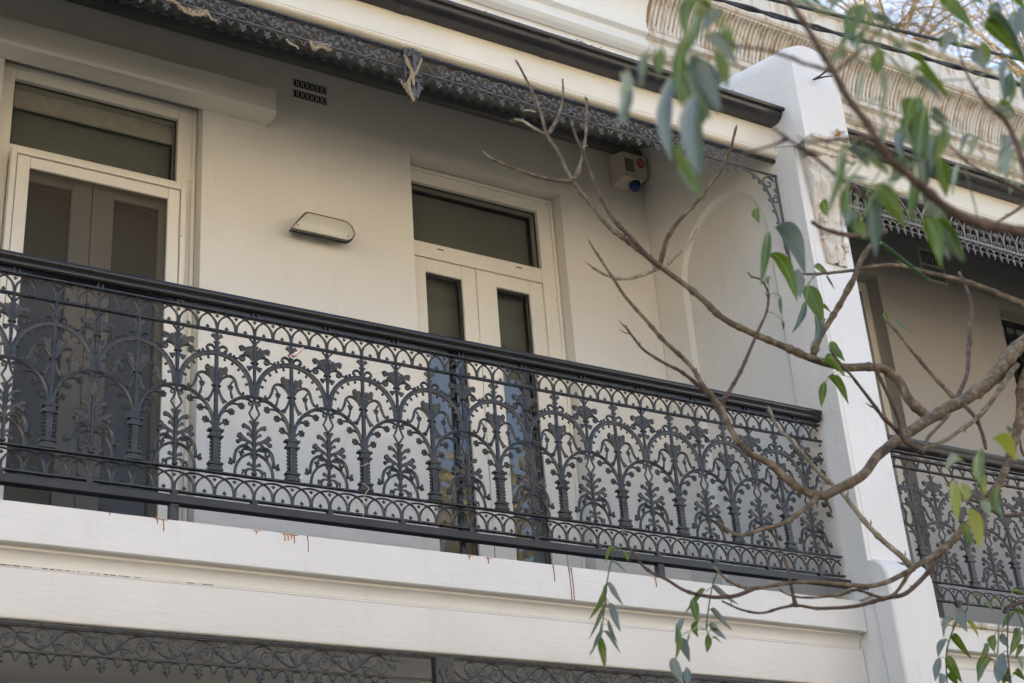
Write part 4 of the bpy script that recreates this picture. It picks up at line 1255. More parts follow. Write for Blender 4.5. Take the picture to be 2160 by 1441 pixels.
# ------------------------------------------------------------------ cobwebs, ribbon, string
random.seed(5)
def cobweb(label, pts, w0, strands=12, veil=None):
    t = thing('cobweb', label, 'cobweb', pts[0])
    mb = MB()
    for k in range(strands*2):
        off = [Vector((random.uniform(-1, 1)*w0, random.uniform(-1, 1)*w0*0.5, random.uniform(-1, 1)*w0)) for _ in pts]
        q = cr([tuple(Vector(p)+o_) for p, o_ in zip(pts, off)], 4)
        mb.t3(q, [random.uniform(0.0006, 0.0015) for _ in q], 4)
    part(mb, 'strands', M['web'], t)
    c = MB()
    for k in range(14):                       # crumbs of dust hanging in the threads
        i = random.randrange(len(pts)-1)
        p = Vector(pts[i]).lerp(Vector(pts[i+1]), random.random())+Vector((random.gauss(0, 1), random.gauss(0, .4), random.gauss(0, 1)))*w0*0.6
        c.ball(p, random.uniform(0.0008, 0.0024), 1, 5, 3)
    part(c, 'dust', M['web'], t)
    if veil:
        vb = MB()
        vb.add([tuple(p) for p in veil], [tuple(range(len(veil)))])
        part(vb, 'veil', M['veil'], t, fix=False, smooth=False)
    return t
A = lambda x, y, Y=-0.035: at(x, y, Y)
cobweb('tan cobweb wound over the pendant of the upper frieze', [A(856, 118), A(862, 138), A(870, 152), A(862, 176), A(866, 196), A(873, 212)], 0.009, 10,
       [A(838, 162), A(862, 178), A(876, 200), A(874, 213), A(868, 208), A(852, 186)])
cobweb('thin forked cobweb on the right edge of the frieze pendant', [A(890, 124), A(880, 148), A(872, 162), A(872, 178)], 0.006, 8)
cobweb('wide dusty cobweb sheet below the frieze right of the wall vent', [A(655, 86), A(662, 104), A(676, 98), A(697, 106)], 0.007, 10, [A(655, 86), A(697, 92), A(699, 106), A(676, 98), A(661, 107)])
cobweb('ragged cobweb with a hanging hook on the frieze drops', [A(604, 82), A(612, 92), A(626, 98), A(629, 103)], 0.004, 8)
cobweb('brown cobweb smeared on the frieze near the top edge of the picture', [A(352, 0), A(372, 6), A(392, 24), A(420, 32), A(436, 26)], 0.008, 12, [A(380, 14), A(436, 20), A(436, 32), A(398, 31)])
cobweb('small cobweb caught on the frieze drops above the shutter box end', [A(436, 22), A(446, 40), A(456, 44)], 0.005, 8)
cobweb('faint cobweb under the frieze left of the tall branch tips', [A(1108, 234), A(1114, 233), A(1130, 236)], 0.004, 6)
cobweb('wispy cobweb under the handrail above the fifth panel', [A(370, 628, 0), A(378, 632, 0), A(388, 634, 0)], 0.006, 9)
rb = thing('ribbon', 'red and white ribbon knotted on the balustrade below the upper rail', 'ribbon', A(618, 752, -0.014))
kb = MB(); kb.t3([A(611, 752, -0.016), A(617, 748, -0.02), A(626, 753, -0.018), A(618, 756, -0.02), A(611, 751, -0.016)], 0.0035, 5)
kb.t3([A(622, 750, -0.018), A(630, 744, -0.02), A(639, 733, -0.022)], [0.003, 0.005, 0.003], 5)
part(kb, 'knot', M['ribbon'], rb)
part(MB().t3([A(621, 752, -0.02), A(631, 746, -0.024), A(637, 739, -0.024)], 0.002, 4).t3([A(613, 750, -0.021), A(624, 751, -0.023)], 0.002, 4), 'red_stripe', M['ribbonred'], rb)
sg = MB()
sg.t3([A(763, 983, -0.014), A(770, 981, -0.018), A(777, 977, -0.014)], 0.0013, 4)
sg.t3(cr([tuple(A(764, 1020, -0.014)), tuple(A(771, 1023, -0.018)), tuple(A(778, 1031, -0.014)), tuple(A(772, 1040, -0.014)), tuple(A(767, 1060, -0.012)), tuple(A(766, 1100, -0.012))], 4), 0.0012, 4)
tag(sg.build('string', M['string']), 'pale string looped round a balustrade colonnette with its end hanging', 'string')

# ------------------------------------------------------------------ overhead cables
def cable(name, label, a, b, r_, sag, twist=0):
    pts = []
    d = b-a
    p0 = a-d*1.2; p1 = b+d*2.0
    n = 60
    mb = MB()
    for s in ([0] if not twist else [0, PI]):
        mb.t3([p0+(p1-p0)*(i/n)+Vector((0, 0, -sag*4*(i/n)*(1-i/n)+sag*0.95)) + (Vector((0, math.cos(i*1.9+s), math.sin(i*1.9+s)))*r_ if twist else Vector()) for i in range(n+1)], r_, 6)
    tag(mb.build(name, M['cable']), label, 'cable')
cable('overhead_cable', 'black twisted overhead cable passing in front of the stained parapet', at(1540, 8, 0.2), at(2150, 178, 0.2), 0.011, 0.05, 1)
cable('overhead_cable', 'higher dark overhead cable crossing the pale sky behind the leaves', at(1700, 18, 0.2), at(2160, 127, 0.2), 0.013, 0.03)

# ------------------------------------------------------------------ foreground tree
tree = thing('street_tree', 'nearly bare street tree with drooping leaves reaching in front of the wing wall', 'tree', (5.6, -2.9, GZ))
TB = Vector(tree.location)
random.seed(21)
BPTS = []
def ym(Y):
    k = [(-4.5, -4.6), (-3.25, -4.0), (-3.0, -3.85), (-2.4, -3.4), (-1.75, -2.9), (-1.25, -2.2), (-0.75, -1.9), (0, -1.5)]
    for (a, b), (c, d) in zip(k, k[1:]):
        if a <= Y <= c: return b+(d-b)*(Y-a)/(c-a)
    return Y
def branch(name, px, Y0, Y1, w0, w1, mat, knots=True, extra=None, tip=False):
    """px: photo path from the thick end to the tip; w0,w1 widths in photo pixels; Y0,Y1 depth of the ends"""
    Y0, Y1 = ym(Y0), ym(Y1)
    n = len(px)
    acc = [0]
    for a, b in zip(px, px[1:]): acc.append(acc[-1]+math.hypot(a[0]-b[0], a[1]-b[1]))
    T = acc[-1]
    pts = [tuple(at(p[0], p[1], Y0+(Y1-Y0)*acc[i]/T)) for i, p in enumerate(px)]
    if extra: pts = [tuple(e) for e in extra]+pts
    kk = max(4, min(14, int(T/len(px)/6)))
    q = [Vector(p) for p in cr(pts, kk)]
    m = len(q)
    rs = []
    for i, p in enumerate(q):
        t = i/(m-1)
        r_ = rad_at(p, (w0+(w1*0.72-w0)*t**0.75)/2*0.86)
        if knots:
            r_ *= 1+0.06*noise.noise(Vector((i*0.9, w0, T)))+(random.uniform(0.15, 0.38) if random.random() < 0.17 else 0)
        rs.append(max(r_, 0.0012))
    for i in range(1, m-1):
        q[i] = q[i]+Vector((noise.noise(q[i]*14), noise.noise(q[i]*14+Vector((5, 0, 0))), noise.noise(q[i]*14+Vector((0, 5, 0)))))*rs[i]*0.3
    mb = MB().t3(q, rs, 8)
    BPTS.extend(q)
    for i in range(2, m-1):                    # short spurs, leaf scars
        if random.random() < 0.16:
            sd_ = Vector((random.uniform(-1, 1), random.uniform(-0.6, 0.6), random.uniform(-0.4, 1))).normalized()
            ln = rad_at(q[i], random.choice((5, 7, 9, 16 if w0 < 20 else 9)))
            fwd = (q[i]-q[i-1]).normalized()
            mb.t3([q[i], q[i]+(sd_+fwd*0.6)*ln*0.6, q[i]+(sd_+fwd)*ln], [rs[i]*0.55, rs[i]*0.32+0.0006, 0.0006], 5)
    o = part(mb, name, mat, tree, ang=80)
    if tip:
        a, b = q[-2], q[-1]
        d = (b-a).normalized()
        bd = MB().t3([b-d*0.003, b+d*0.005, b+d*0.013], [rs[-1]*1.15, rs[-1]*0.95, 0.0005], 5)
        part(bd, 'bud', M['bud'], o)
    return o
LA = at(2330, 640, -2.3)
LB = at(2300, 490, -4.0)
LC = at(2290, 700, -2.3)
part(MB().t3(cr([(5.6, -2.9, GZ-0.1), (5.58, -2.92, -0.7), (5.45, -2.9, 0.3), (5.4, -2.85, 1.3), (5.45, -2.8, 2.8), (5.3, -2.7, 4.2)], 6), [0.15-0.0032*i for i in range(31)], 12), 'trunk', M['bark'], tree, ang=80)
part(MB().t3(cr([(5.43, -2.9, 0.5), (5.2, -2.7, 0.9), (4.8, -2.5, 1.4), tuple(LA)], 6), [0.065-0.0014*i for i in range(19)], 10), 'limb', M['bark'], tree, ang=80)
part(MB().t3(cr([(5.43, -2.9, 0.4), (4.6, -3.3, 0.8), (3.5, -3.8, 1.0), tuple(LB)], 6), [0.045-0.0014*i for i in range(19)], 10), 'limb', M['barkred'], tree, ang=80)
part(MB().t3(cr([(5.41, -2.86, 0.8), (5.0, -2.6, 1.1), tuple(LC)], 6), [0.045-0.0018*i for i in range(13)], 10), 'limb', M['bark'], tree, ang=80)
YA = -1.25
bA = branch('branch', [(2230, 690), (2160, 720), (2093, 800), (2040, 840), (1973, 877), (1920, 910), (1860, 953), (1817, 1003), (1767, 1032), (1730, 1045), (1700, 1037), (1657, 1010), (1627, 980), (1587, 960), (1567, 940), (1553, 927), (1537, 897), (1520, 857), (1483, 813), (1457, 773), (1403, 720), (1367, 680), (1320, 627), (1287, 577), (1260, 537), (1243, 510)], -1.35, -1.1, 38, 7, M['bark'], extra=[tuple(LA)], tip=True)
bB = branch('branch', [(1960, 882), (1917, 840), (1897, 803), (1873, 781), (1840, 775), (1773, 773), (1713, 757), (1673, 740), (1627, 720), (1573, 697), (1520, 667), (1480, 630), (1440, 597), (1393, 563), (1367, 543), (1330, 513), (1287, 480), (1243, 427), (1220, 397), (1197, 360), (1177, 320), (1153, 283), (1137, 227), (1113, 173), (1090, 130)], -1.3, -0.75, 26, 8, M['bark'], tip=True)
def tw(px, Y0, Y1, w0, w1, mat='bark', tip=False): return branch('twig', px, Y0, Y1, w0, w1, M[mat], True, None, tip)
tw([(1520, 860), (1540, 823), (1563, 783), (1580, 743), (1600, 697), (1617, 657), (1622, 620)], -1.15, -1.3, 11, 8, 'barkred')
tw([(1545, 912), (1500, 840), (1440, 787), (1403, 767), (1360, 740), (1337, 713), (1320, 690)], -1.18, -1.15, 11, 7, 'barkred', True)
tw([(1153, 283), (1135, 277), (1120, 267), (1105, 257), (1090, 253)], -0.8, -0.8, 9, 9, 'barkpale', True)
tw([(1157, 282), (1177, 247), (1187, 207), (1187, 167)], -0.8, -0.75, 10, 6)
tw([(1207, 383), (1170, 380), (1120, 367), (1070, 350), (1040, 337), (1023, 323)], -0.88, -0.85, 10, 7, 'bark', True)
tw([(1210, 380), (1220, 360), (1230, 320), (1237, 267), (1237, 207)], -0.9, -0.85, 11, 8)
tw([(1395, 563), (1367, 540), (1330, 500), (1300, 470), (1280, 440), (1267, 417), (1250, 373), (1233, 327), (1217, 293), (1207, 263)], -1.1, -1.0, 13, 8, 'barkred', True)
tw([(1392, 564), (1347, 583), (1313, 588), (1280, 582), (1250, 565)], -1.02, -1.05, 10, 9, 'barkpale')
tw([(1393, 563), (1402, 517), (1415, 490), (1435, 462), (1460, 437), (1480, 412), (1500, 387), (1517, 367), (1530, 340), (1542, 312), (1552, 272)], -1.02, -1.4, 13, 8, 'bark', True)
tw([(1410, 557), (1430, 537), (1447, 520), (1460, 502), (1470, 482)], -1.02, -1.05, 8, 5, 'barkpale')
tw([(1713, 757), (1727, 713), (1750, 677), (1773, 637), (1800, 590), (1817, 547), (1837, 517)], -1.18, -1.35, 18, 15)
tw([(1803, 570), (1760, 575), (1717, 578), (1673, 577), (1653, 573)], -1.3, -1.4, 9, 7, 'barkred')
tw([(2230, 668), (2160, 643), (2123, 627), (2073, 607), (2023, 590), (1960, 577), (1907, 563), (1863, 560), (1817, 567), (1800, 572)], -1.5, -1.3, 18, 12)
tw([(2013, 850), (2037, 797), (2043, 747), (2045, 697), (2050, 647), (2037, 603), (2025, 578)], -1.3, -1.2, 12, 11, 'barkred', True)
tw([(2020, 850), (1973, 797), (1933, 753), (1900, 710), (1870, 677)], -1.3, -1.2, 12, 8, 'bark', True)
tw([(1915, 930), (1897, 913), (1863, 880), (1833, 840), (1800, 797), (1773, 767), (1750, 737)], -1.35, -1.4, 13, 7, 'barkred')
tw([(1947, 957), (1907, 927), (1897, 890), (1880, 847), (1860, 807), (1843, 767)], -1.35, -1.4, 15, 11, 'barkred')
tw([(2145, 770), (2133, 785), (2103, 830), (2067, 877), (2023, 910), (1987, 933), (1947, 945)], -1.35, -1.4, 16, 11)
tw([(1950, 942), (1960, 920), (1983, 897), (2003, 873)], -1.4, -1.35, 10, 10, 'barkred')
tw([(2030, 850), (2057, 880), (2073, 917), (2080, 947)], -1.35, -1.4, 12, 10, 'barkred')
bC = branch('branch', [(2190, 760), (2160, 800), (2152, 870), (2140, 930), (2127, 970), (2107, 1020), (2083, 1047), (2063, 1087), (2030, 1117), (2003, 1147), (1973, 1170), (1940, 1190), (1907, 1210), (1873, 1227), (1833, 1237), (1790, 1233), (1740, 1230), (1700, 1228), (1640, 1233), (1590, 1242), (1560, 1237), (1530, 1220), (1510, 1200)], -1.35, -1.0, 27, 8, M['bark'], extra=[tuple(LC)], tip=True)
tw([(1985, 1170), (1973, 1187), (1940, 1227), (1907, 1253), (1863, 1263), (1823, 1275), (1773, 1282), (1723, 1283), (1680, 1277), (1647, 1283), (1607, 1293), (1567, 1287), (1523, 1268)], -1.2, -1.0, 14, 7, 'barkred')
tw([(1677, 1277), (1670, 1247), (1663, 1207), (1653, 1173), (1640, 1153)], -1.05, -1.05, 10, 7, 'barkred', True)
tw([(1920, 1205), (1890, 1250), (1862, 1262)], -1.2, -1.15, 11, 9)
tw([(1862, 1262), (1835, 1253), (1810, 1243)], -1.1, -1.1, 9, 9)
tw([(1830, 1240), (1800, 1245), (1773, 1253), (1723, 1260), (1687, 1260), (1660, 1253), (1643, 1243)], -1.1, -1.1, 9, 7)
tw([(1590, 1242), (1550, 1257), (1507, 1260), (1467, 1253), (1440, 1243), (1407, 1223), (1373, 1207), (1350, 1187), (1333, 1163), (1320, 1140), (1315, 1123)], -1.05, -0.9, 11, 8, 'barkred', True)
tw([(1920, 1192), (1900, 1173), (1870, 1147), (1833, 1110), (1803, 1073), (1780, 1043), (1757, 1023), (1727, 997), (1693, 957), (1667, 927), (1640, 900), (1623, 863)], -1.1, -0.95, 16, 9, 'barkpale', True)
tw([(1722, 1047), (1717, 1057), (1687, 1083), (1653, 1103), (1607, 1117), (1563, 1130), (1540, 1120), (1520, 1107), (1512, 1098)], -1.3, -1.2, 14, 10, 'bark')
tw([(2190, 1083), (2160, 1085), (2123, 1088), (2093, 1077), (2075, 1062)], -1.3, -1.3, 12, 10, 'barkred')
tw([(2075, 1062), (2040, 1050), (2007, 1027), (1987, 997)], -1.3, -1.3, 9, 7, 'barkred', True)
tw([(2083, 1047), (2070, 1030), (2060, 1010), (2058, 985)], -1.3, -1.3, 9, 9, 'barkred')
tw([(2210, 1262), (2160, 1270), (2118, 1282)], -1.15, -1.1, 15, 10, 'barkred')
tw([(2200, 1000), (2160, 960), (2150, 925), (2135, 905)], -1.3, -1.3, 8, 6)
# nearer limbs at the top right
YU = -3.2
bU = branch('branch', [(2200, 492), (2160, 490), (2090, 480), (2040, 463), (1990, 433), (1960, 407), (1923, 377), (1887, 343), (1857, 307), (1833, 267), (1807, 233), (1783, 200), (1760, 157), (1733, 110), (1707, 67), (1683, 30), (1663, 0), (1640, -40)], YU, YU, 29, 18, M['barkred'], extra=[tuple(LB)])
tw([(1762, 157), (1730, 143), (1693, 133), (1653, 117), (1600, 103), (1550, 97)], YU, YU, 11, 9, 'barkred')
tw([(1760, 155), (1800, 120), (1840, 80), (1866, 50), (1880, 20)], YU, YU, 9, 6, 'barkred')
bU3 = tw([(2180, 420), (2160, 350), (2140, 293), (2120, 253), (2083, 220), (2057, 187), (2033, 140), (2020, 100)], -3.1, -3.1, 20, 6, 'barkred')
tw([(2200, 420), (2160, 403), (2113, 383), (2073, 363), (2037, 340), (2003, 307)], -2.9, -2.9, 13, 7, 'barkred')
tw([(1857, 435), (1823, 417), (1800, 397), (1767, 373), (1733, 343), (1700, 317), (1660, 293), (1633, 270)], -3.0, -3.0, 14, 9, 'barkred')
tw([(1660, 293), (1627, 308), (1590, 318), (1545, 335)], -3.0, -2.9, 9, 6, 'barkred')
tw([(1850, 292), (1790, 293), (1740, 297), (1693, 299)], -3.2, -3.2, 13, 10, 'barkred')
tw([(2200, 400), (2160, 432), (2110, 465), (2080, 480)], -2.4, -2.4, 10, 9, 'bark')
tw([(1867, 487), (1823, 498), (1773, 493), (1730, 480), (1712, 467)], -2.3, -2.3, 17, 12, 'barkred')
tw([(1622, 625), (1618, 610), (1605, 590), (1585, 583), (1578, 575)], -1.3, -1.4, 6, 5, 'barkred')

# leaf stalks (rachis) of the hanging sprays
def stalk(par, pxs, Y, w_=4, mat='ld'):
    Y = ym(Y)
    q = cr([tuple(at(p[0], p[1], Y)) for p in pxs], 4)
    BPTS.extend(Vector(p) for p in q)
    part(MB().t3(q, [rad_at(Vector(p), w_/2) for p in q], 5), 'leaf_stalk', M[mat], par)
s_ = 4.788
stalk(bC, [(1220+400/s_, 1140+70/s_), (1220+330/s_, 1140+220/s_), (1220+290/s_, 1140+430/s_), (1220+270/s_, 1140+640/s_), (1220+230/s_, 1140+920/s_)], -0.95, 3)
stalk(bC, [(1220+1400/s_, 1140+330/s_), (1220+1350/s_, 1140+480/s_), (1220+1310/s_, 1140+720/s_), (1220+1290/s_, 1140+900/s_)], -1.0, 3)
s_ = 5.127
stalk(bC, [(1940+520/s_, 1160+640/s_), (1940+400/s_, 1160+780/s_), (1940+310/s_, 1160+1010/s_), (1940+285/s_, 1160+1180/s_), (1940+295/s_, 1160+1441/s_)], -1.1, 3.5, 'lg')
stalk(bC, [(1940+910/s_, 1160+600/s_), (1940+860/s_, 1160+760/s_), (1940+850/s_, 1160+1000/s_), (1940+830/s_, 1160+1300/s_)], -1.1, 4, 'lp')
stalk(bC, [(1940+960/s_, 1160+650/s_), (1940+950/s_, 1160+1100/s_), (1940+990/s_, 1160+1441/s_)], -1.1, 3, 'ld')
stalk(bC, [(1940+1000/s_, 1160+560/s_), (1940+1080/s_, 1160+720/s_), (1940+1128/s_, 1160+860/s_)], -1.1, 3, 'lg')
stalk(bU3, [(2036, 345), (2046, 395), (2058, 440), (2066, 480)], -2.9, 3, 'lg')
stalk(bU, [(1858, 512), (1900, 545), (1955, 590)], -1.9, 8, 'lg')
stalk(bC, [(2060, 950), (2066, 1010), (2040, 1060)], -2.0, 4, 'lg')

# leaves: (base, tip, width in photo pixels, kind) at a depth
random.seed(33)
nleaf = [0]
def leaf(par, bx, by, tx, ty, wpx, kind, Y, bend=None, stalk=True):
    a = at(bx, by, Y)
    d_ = math.hypot(tx-bx, ty-by)
    b = at(tx, ty, Y+random.uniform(-0.3, 0.3)*rad_at(a, d_))
    L_ = (b-a).length
    d = (b-a).normalized()
    view = (a-CAM).normalized()
    side = d.cross(view).normalized()
    nrm = side.cross(d).normalized()
    ang = random.uniform(-0.65, 0.65)
    s2_ = (side*math.cos(ang)+nrm*math.sin(ang)).normalized()
    n2_ = s2_.cross(d).normalized()
    w_ = rad_at(a, wpx*0.95)/max(0.75, abs(math.cos(ang)))
    bow = (bend*0.5 if bend is not None else random.uniform(-0.10, 0.10))
    curl = random.uniform(-0.10, 0.12)
    arch = 0.06+0.26*abs(tx-bx)/max(d_, 1)
    n = 12
    mb = MB()
    for i in range(n+1):
        t = i/n
        c = a+d*(L_*t)+side*(bow*L_*math.sin(PI*t))+Vector((0, 0, 1))*(arch*L_*math.sin(PI*t**0.75))+n2_*(curl*L_*math.sin(PI*t*1.15))
        ww_ = w_*0.5*max(0.015, (math.sin(PI*min(1, t*0.97+0.012))**0.95)*(1.16-0.34*t))
        wav = 0.10*ww_*math.sin(t*17+nleaf[0])
        mb.v += [tuple(c-s2_*ww_+n2_*(ww_*0.30+wav)), tuple(c), tuple(c+s2_*ww_+n2_*(ww_*0.30-wav))]
    for i in range(n):
        k = i*3
        mb.f += [(k, k+1, k+4, k+3), (k+1, k+2, k+5, k+4)]
    nf = len(mb.f)
    mid = [Vector(mb.v[i*3+1]) for i in range(n+1)]
    near = min(BPTS, key=lambda p: (p-a).length_squared) if BPTS else a
    gap = (near-a).length
    if 0.004 < gap < 0.11:                      # leaf stalk back to the twig
        mid = [near, near.lerp(a, 0.5)+Vector((0, 0, 0.16*gap))] + mid
    mb.t3(mid, [0.0013]*(len(mid)-n)+[0.0012*(1-i/n)+0.0002 for i in range(1, n+1)], 4)
    o = part(mb, 'leaf', M[{'g': 'lg', 'b': 'lb', 'd': 'ld', 'p': 'lp', 'y': 'ly'}[kind]], par, fix=False, ang=80)
    o.data.materials.append(M['lrib'])
    for i, f_ in enumerate(o.data.polygons):
        if i >= nf: f_.material_index = 1
    nleaf[0] += 1
    return o
def cluster(par, ox, oy, s, Y, rows):
    if Y < -2.7:                                # the near sprays are dense: fill in between the traced leaves
        for r_ in list(rows)*2:
            if random.random() < 0.6 and r_[4] > 50:
                dx, dy = random.uniform(-55, 55), random.uniform(-60, 50)
                rows.append((r_[0]+dx, r_[1]+dy, r_[2]+dx+random.uniform(-40, 40), r_[3]+dy, r_[4]*random.uniform(0.6, 0.95), random.choice('ggdb')))
    for r_ in rows:
        bx, by, tx, ty, w_, k = r_[:6]
        bend = r_[6] if len(r_) > 6 else None
        leaf(par, ox+bx/s, oy+by/s, ox+tx/s, oy+ty/s, w_/s, k, ym(Y)+random.uniform(-0.05, 0.05), bend)
cluster(bU, 1280, 0, 3.43, -3.25, [
    (715, -10, 575, 310, 95, 'g'), (600, 210, 520, 780, 105, 'g'), (650, 120, 560, 420, 70, 'g'), (845, 90, 690, 240, 85, 'b'), (690, 270, 950, 480, 90, 'b'),
    (800, 360, 870, 640, 95, 'g'), (840, 220, 905, 350, 60, 'g'), (600, 430, 800, 830, 150, 'b'), (500, 520, 470, 1170, 120, 'b', -0.16),
    (395, 335, 390, 540, 85, 'g'), (640, 680, 650, 1250, 120, 'b', -0.10), (700, 670, 690, 910, 85, 'g'), (540, 1090, 645, 1410, 75, 'p'),
    (150, 500, 150, 910, 115, 'p'), (300, 370, 255, 630, 75, 'b'), (660, 20, 760, 110, 60, 'g'), (540, 560, 610, 800, 90, 'g')])
cluster(bU, 1600, 0, 3.857, -3.2, [
    (330, 40, 570, 105, 55, 'g'), (590, 110, 720, 5, 85, 'b'), (930, 140, 640, 420, 85, 'g'), (860, 240, 790, 420, 75, 'g'), (690, 420, 610, 530, 60, 'p'),
    (890, 170, 1140, 250, 60, 'b'), (990, 400, 955, 610, 105, 'g'), (1010, 580, 1035, 820, 60, 'p'), (870, 540, 810, 860, 40, 'p'), (1200, 380, 1410, 440, 40, 'g'),
    (1210, 440, 1450, 650, 50, 'g'), (1030, 790, 1020, 1020, 40, 'p'), (1230, 680, 1500, 830, 70, 'b'), (1100, 400, 1190, 420, 60, 'b')])
cluster(bU3, 1600, 0, 3.857, -3.1, [
    (1470, 0, 1745, 245, 115, 'g'), (1735, 60, 1835, 40, 55, 'g'), (1610, 285, 1505, 440, 90, 'b'), (1640, 190, 1672, 330, 42, 'b'), (1350, 100, 1372, 195, 34, 'b'),
    (1810, 195, 2110, 440, 125, 'g'), (2085, 120, 2100, 350, 115, 'b'), (1930, 10, 1960, 150, 85, 'b'), (1800, 390, 1850, 580, 115, 'b'), (2060, 570, 2000, 840, 85, 'd'),
    (2150, 590, 2150, 780, 60, 'd'), (2080, 470, 2170, 490, 55, 'g'), (2010, -20, 2170, 80, 110, 'g'), (2140, 60, 2165, 300, 80, 'b'), (1890, 930, 2050, 960, 60, 'g')])
cluster(bU, 1740, 200, 3.602, -3.1, [
    (690, 30, 630, 220, 135, 'g'), (770, 70, 700, 500, 125, 'g'), (610, 260, 585, 480, 85, 'b'), (900, 240, 850, 490, 90, 'g'), (790, 165, 960, 265, 60, 'd'),
    (650, 510, 535, 670, 105, 'b'), (680, 570, 745, 710, 115, 'b'), (690, 540, 640, 990, 95, 'g'), (870, 470, 920, 780, 115, 'g'), (740, 740, 890, 1050, 125, 'b'),
    (740, 930, 890, 1290, 125, 'g'), (820, 980, 1050, 1260, 115, 'g'), (330, 720, 400, 1230, 135, 'd'), (390, 710, 610, 1010, 145, 'g'), (240, 920, 230, 1070, 90, 'g'),
    (160, 430, 335, 560, 80, 'b'), (340, 480, 490, 610, 75, 'g'), (190, 660, 335, 640, 55, 'p'), (155, 445, 5, 950, 65, 'g', 0.1), (190, 690, 130, 950, 65, 'g'),
    (740, 500, 760, 760, 100, 'd'), (640, 160, 700, 420, 110, 'g'), (820, 300, 740, 560, 90, 'g'), (470, 230, 450, 420, 50, 'p')])
cluster(bU3, 1740, 200, 3.602, -2.9, [
    (1180, 320, 1095, 470, 65, 'p'), (1505, 410, 1375, 660, 85, 'p'), (1395, 310, 1355, 400, 65, 'b'), (1030, 530, 965, 770, 42, 'p'), (1435, 650, 1405, 760, 42, 'p'), (1270, 175, 1410, 195, 55, 'g'), (1500, 330, 1513, 430, 60, 'g')])
cluster(bA, 1560, 420, 3.132, -1.75, [
    (230, 190, 435, 490, 135, 'b', 0.12), (390, 460, 400, 650, 95, 'b'), (195, 210, 140, 570, 65, 'g'), (190, 370, 385, 675, 95, 'g'), (120, 50, 130, 160, 55, 'g'), (560, 0, 575, 110, 60, 'g'), (690, 0, 690, 120, 45, 'g')])
cluster(bA, 1560, 420, 3.132, -1.3, [
    (430, 580, 555, 830, 115, 'g'), (435, 675, 345, 895, 45, 'd', 0.18), (495, 760, 470, 985, 52, 'd', 0.2), (495, 450, 595, 505, 42, 'g'), (270, 640, 275, 770, 26, 'd'), (280, 800, 290, 870, 18, 'd'), (515, 735, 605, 752, 26, 'g'), (575, 790, 525, 925, 42, 'd'),
    (605, 940, 695, 1075, 62, 'g', -0.1), (555, 1075, 695, 1170, 74, 'g'), (575, 1180, 720, 1355, 62, 'g'), (565, 1205, 540, 1375, 56, 'g'), (570, 510, 630, 600, 16, 'd'), (200, 510, 180, 570, 22, 'd')])
cl = bC
cluster(cl, 1220, 1140, 4.788, -0.95, [
    (395, 95, 275, 225, 62, 'g'), (450, 120, 512, 215, 52, 'g'), (275, 455, 120, 800, 62, 'g', 0.2), (295, 430, 458, 655, 62, 'b', -0.2), (285, 650, 100, 1005, 42, 'd', 0.2), (310, 635, 425, 925, 82, 'b', -0.1),
    (245, 800, 100, 1180, 36, 'd', 0.2), (300, 810, 400, 1045, 42, 'b', -0.18), (240, 920, 110, 1175, 34, 'd', 0.2), (250, 925, 430, 1145, 42, 'b', -0.1), (215, 965, 265, 1305, 84, 'g'), (350, 225, 490, 320, 24, 'p', -0.2)])
cluster(cl, 1220, 1140, 4.788, -1.0, [
    (1295, 520, 1075, 740, 62, 'g', 0.2), (1150, 590, 1205, 840, 95, 'g'), (1190, 810, 1205, 980, 72, 'g'), (1330, 700, 1555, 910, 62, 'b', -0.2), (1350, 480, 1612, 650, 62, 'b', -0.25), (1325, 845, 1495, 1005, 75, 'b'),
    (1305, 950, 1300, 1135, 75, 'g'), (1310, 945, 1475, 995, 40, 'd'), (1070, 790, 975, 1030, 62, 'b'), (985, 840, 985, 1210, 65, 'g'), (1005, 990, 1125, 1230, 105, 'b'), (945, 1190, 1060, 1460, 115, 'b'), (1095, 1280, 1110, 1470, 85, 'b'), (1340, 1010, 1450, 1045, 24, 'd'), (1120, 940, 1090, 1060, 22, 'd')])
cluster(cl, 1940, 1160, 5.127, -1.1, [
    (440, 610, 510, 890, 115, 'b'), (505, 780, 635, 948, 52, 'y'), (400, 755, 245, 960, 80, 'b'), (300, 970, 200, 1165, 80, 'b'), (215, 1165, 168, 1420, 90, 'b'), (345, 945, 555, 1170, 95, 'g', -0.15),
    (295, 1150, 460, 1440, 115, 'g', -0.15), (300, 1350, 420, 1470, 95, 'g'), (270, 1355, 220, 1470, 95, 'b'), (810, 920, 800, 1100, 105, 'g'), (745, 1025, 655, 1220, 72, 'g'), (795, 1185, 610, 1440, 125, 'g', 0.15),
    (900, 1110, 850, 1460, 145, 'b'), (900, 1220, 905, 1460, 115, 'g'), (1035, 675, 885, 860, 62, 'g'), (1085, 865, 985, 1140, 105, 'g'), (1135, 1035, 1035, 1170, 62, 'g'), (1045, 1150, 1115, 1320, 52, 'p'), (1015, 1360, 1140, 1410, 82, 'g'),
    (690, 570, 795, 668, 42, 'p'), (555, 575, 735, 572, 30, 'g'), (890, 600, 740, 555, 26, 'g'), (990, 500, 1140, 490, 50, 'g'), (870, 930, 960, 1060, 90, 'b'), (1060, 640, 1140, 720, 50, 'g'), (930, 1350, 990, 1450, 70, 'd')])
cluster(cl, 1780, 860, 3.0, -2.4, [
    (945, 200, 1092, 340, 92, 'y'), (870, 255, 880, 505, 85, 'g'), (760, 350, 640, 400, 62, 'p'), (690, 460, 712, 725, 75, 'y'), (745, 480, 772, 600, 60, 'y'), (790, 640, 860, 900, 85, 'y'), (865, 595, 925, 690, 62, 'p'),
    (980, 490, 1005, 715, 62, 'g'), (860, 400, 890, 560, 50, 'y'), (770, 720, 820, 880, 60, 'g'), (1030, 120, 1055, 170, 26, 'g')])
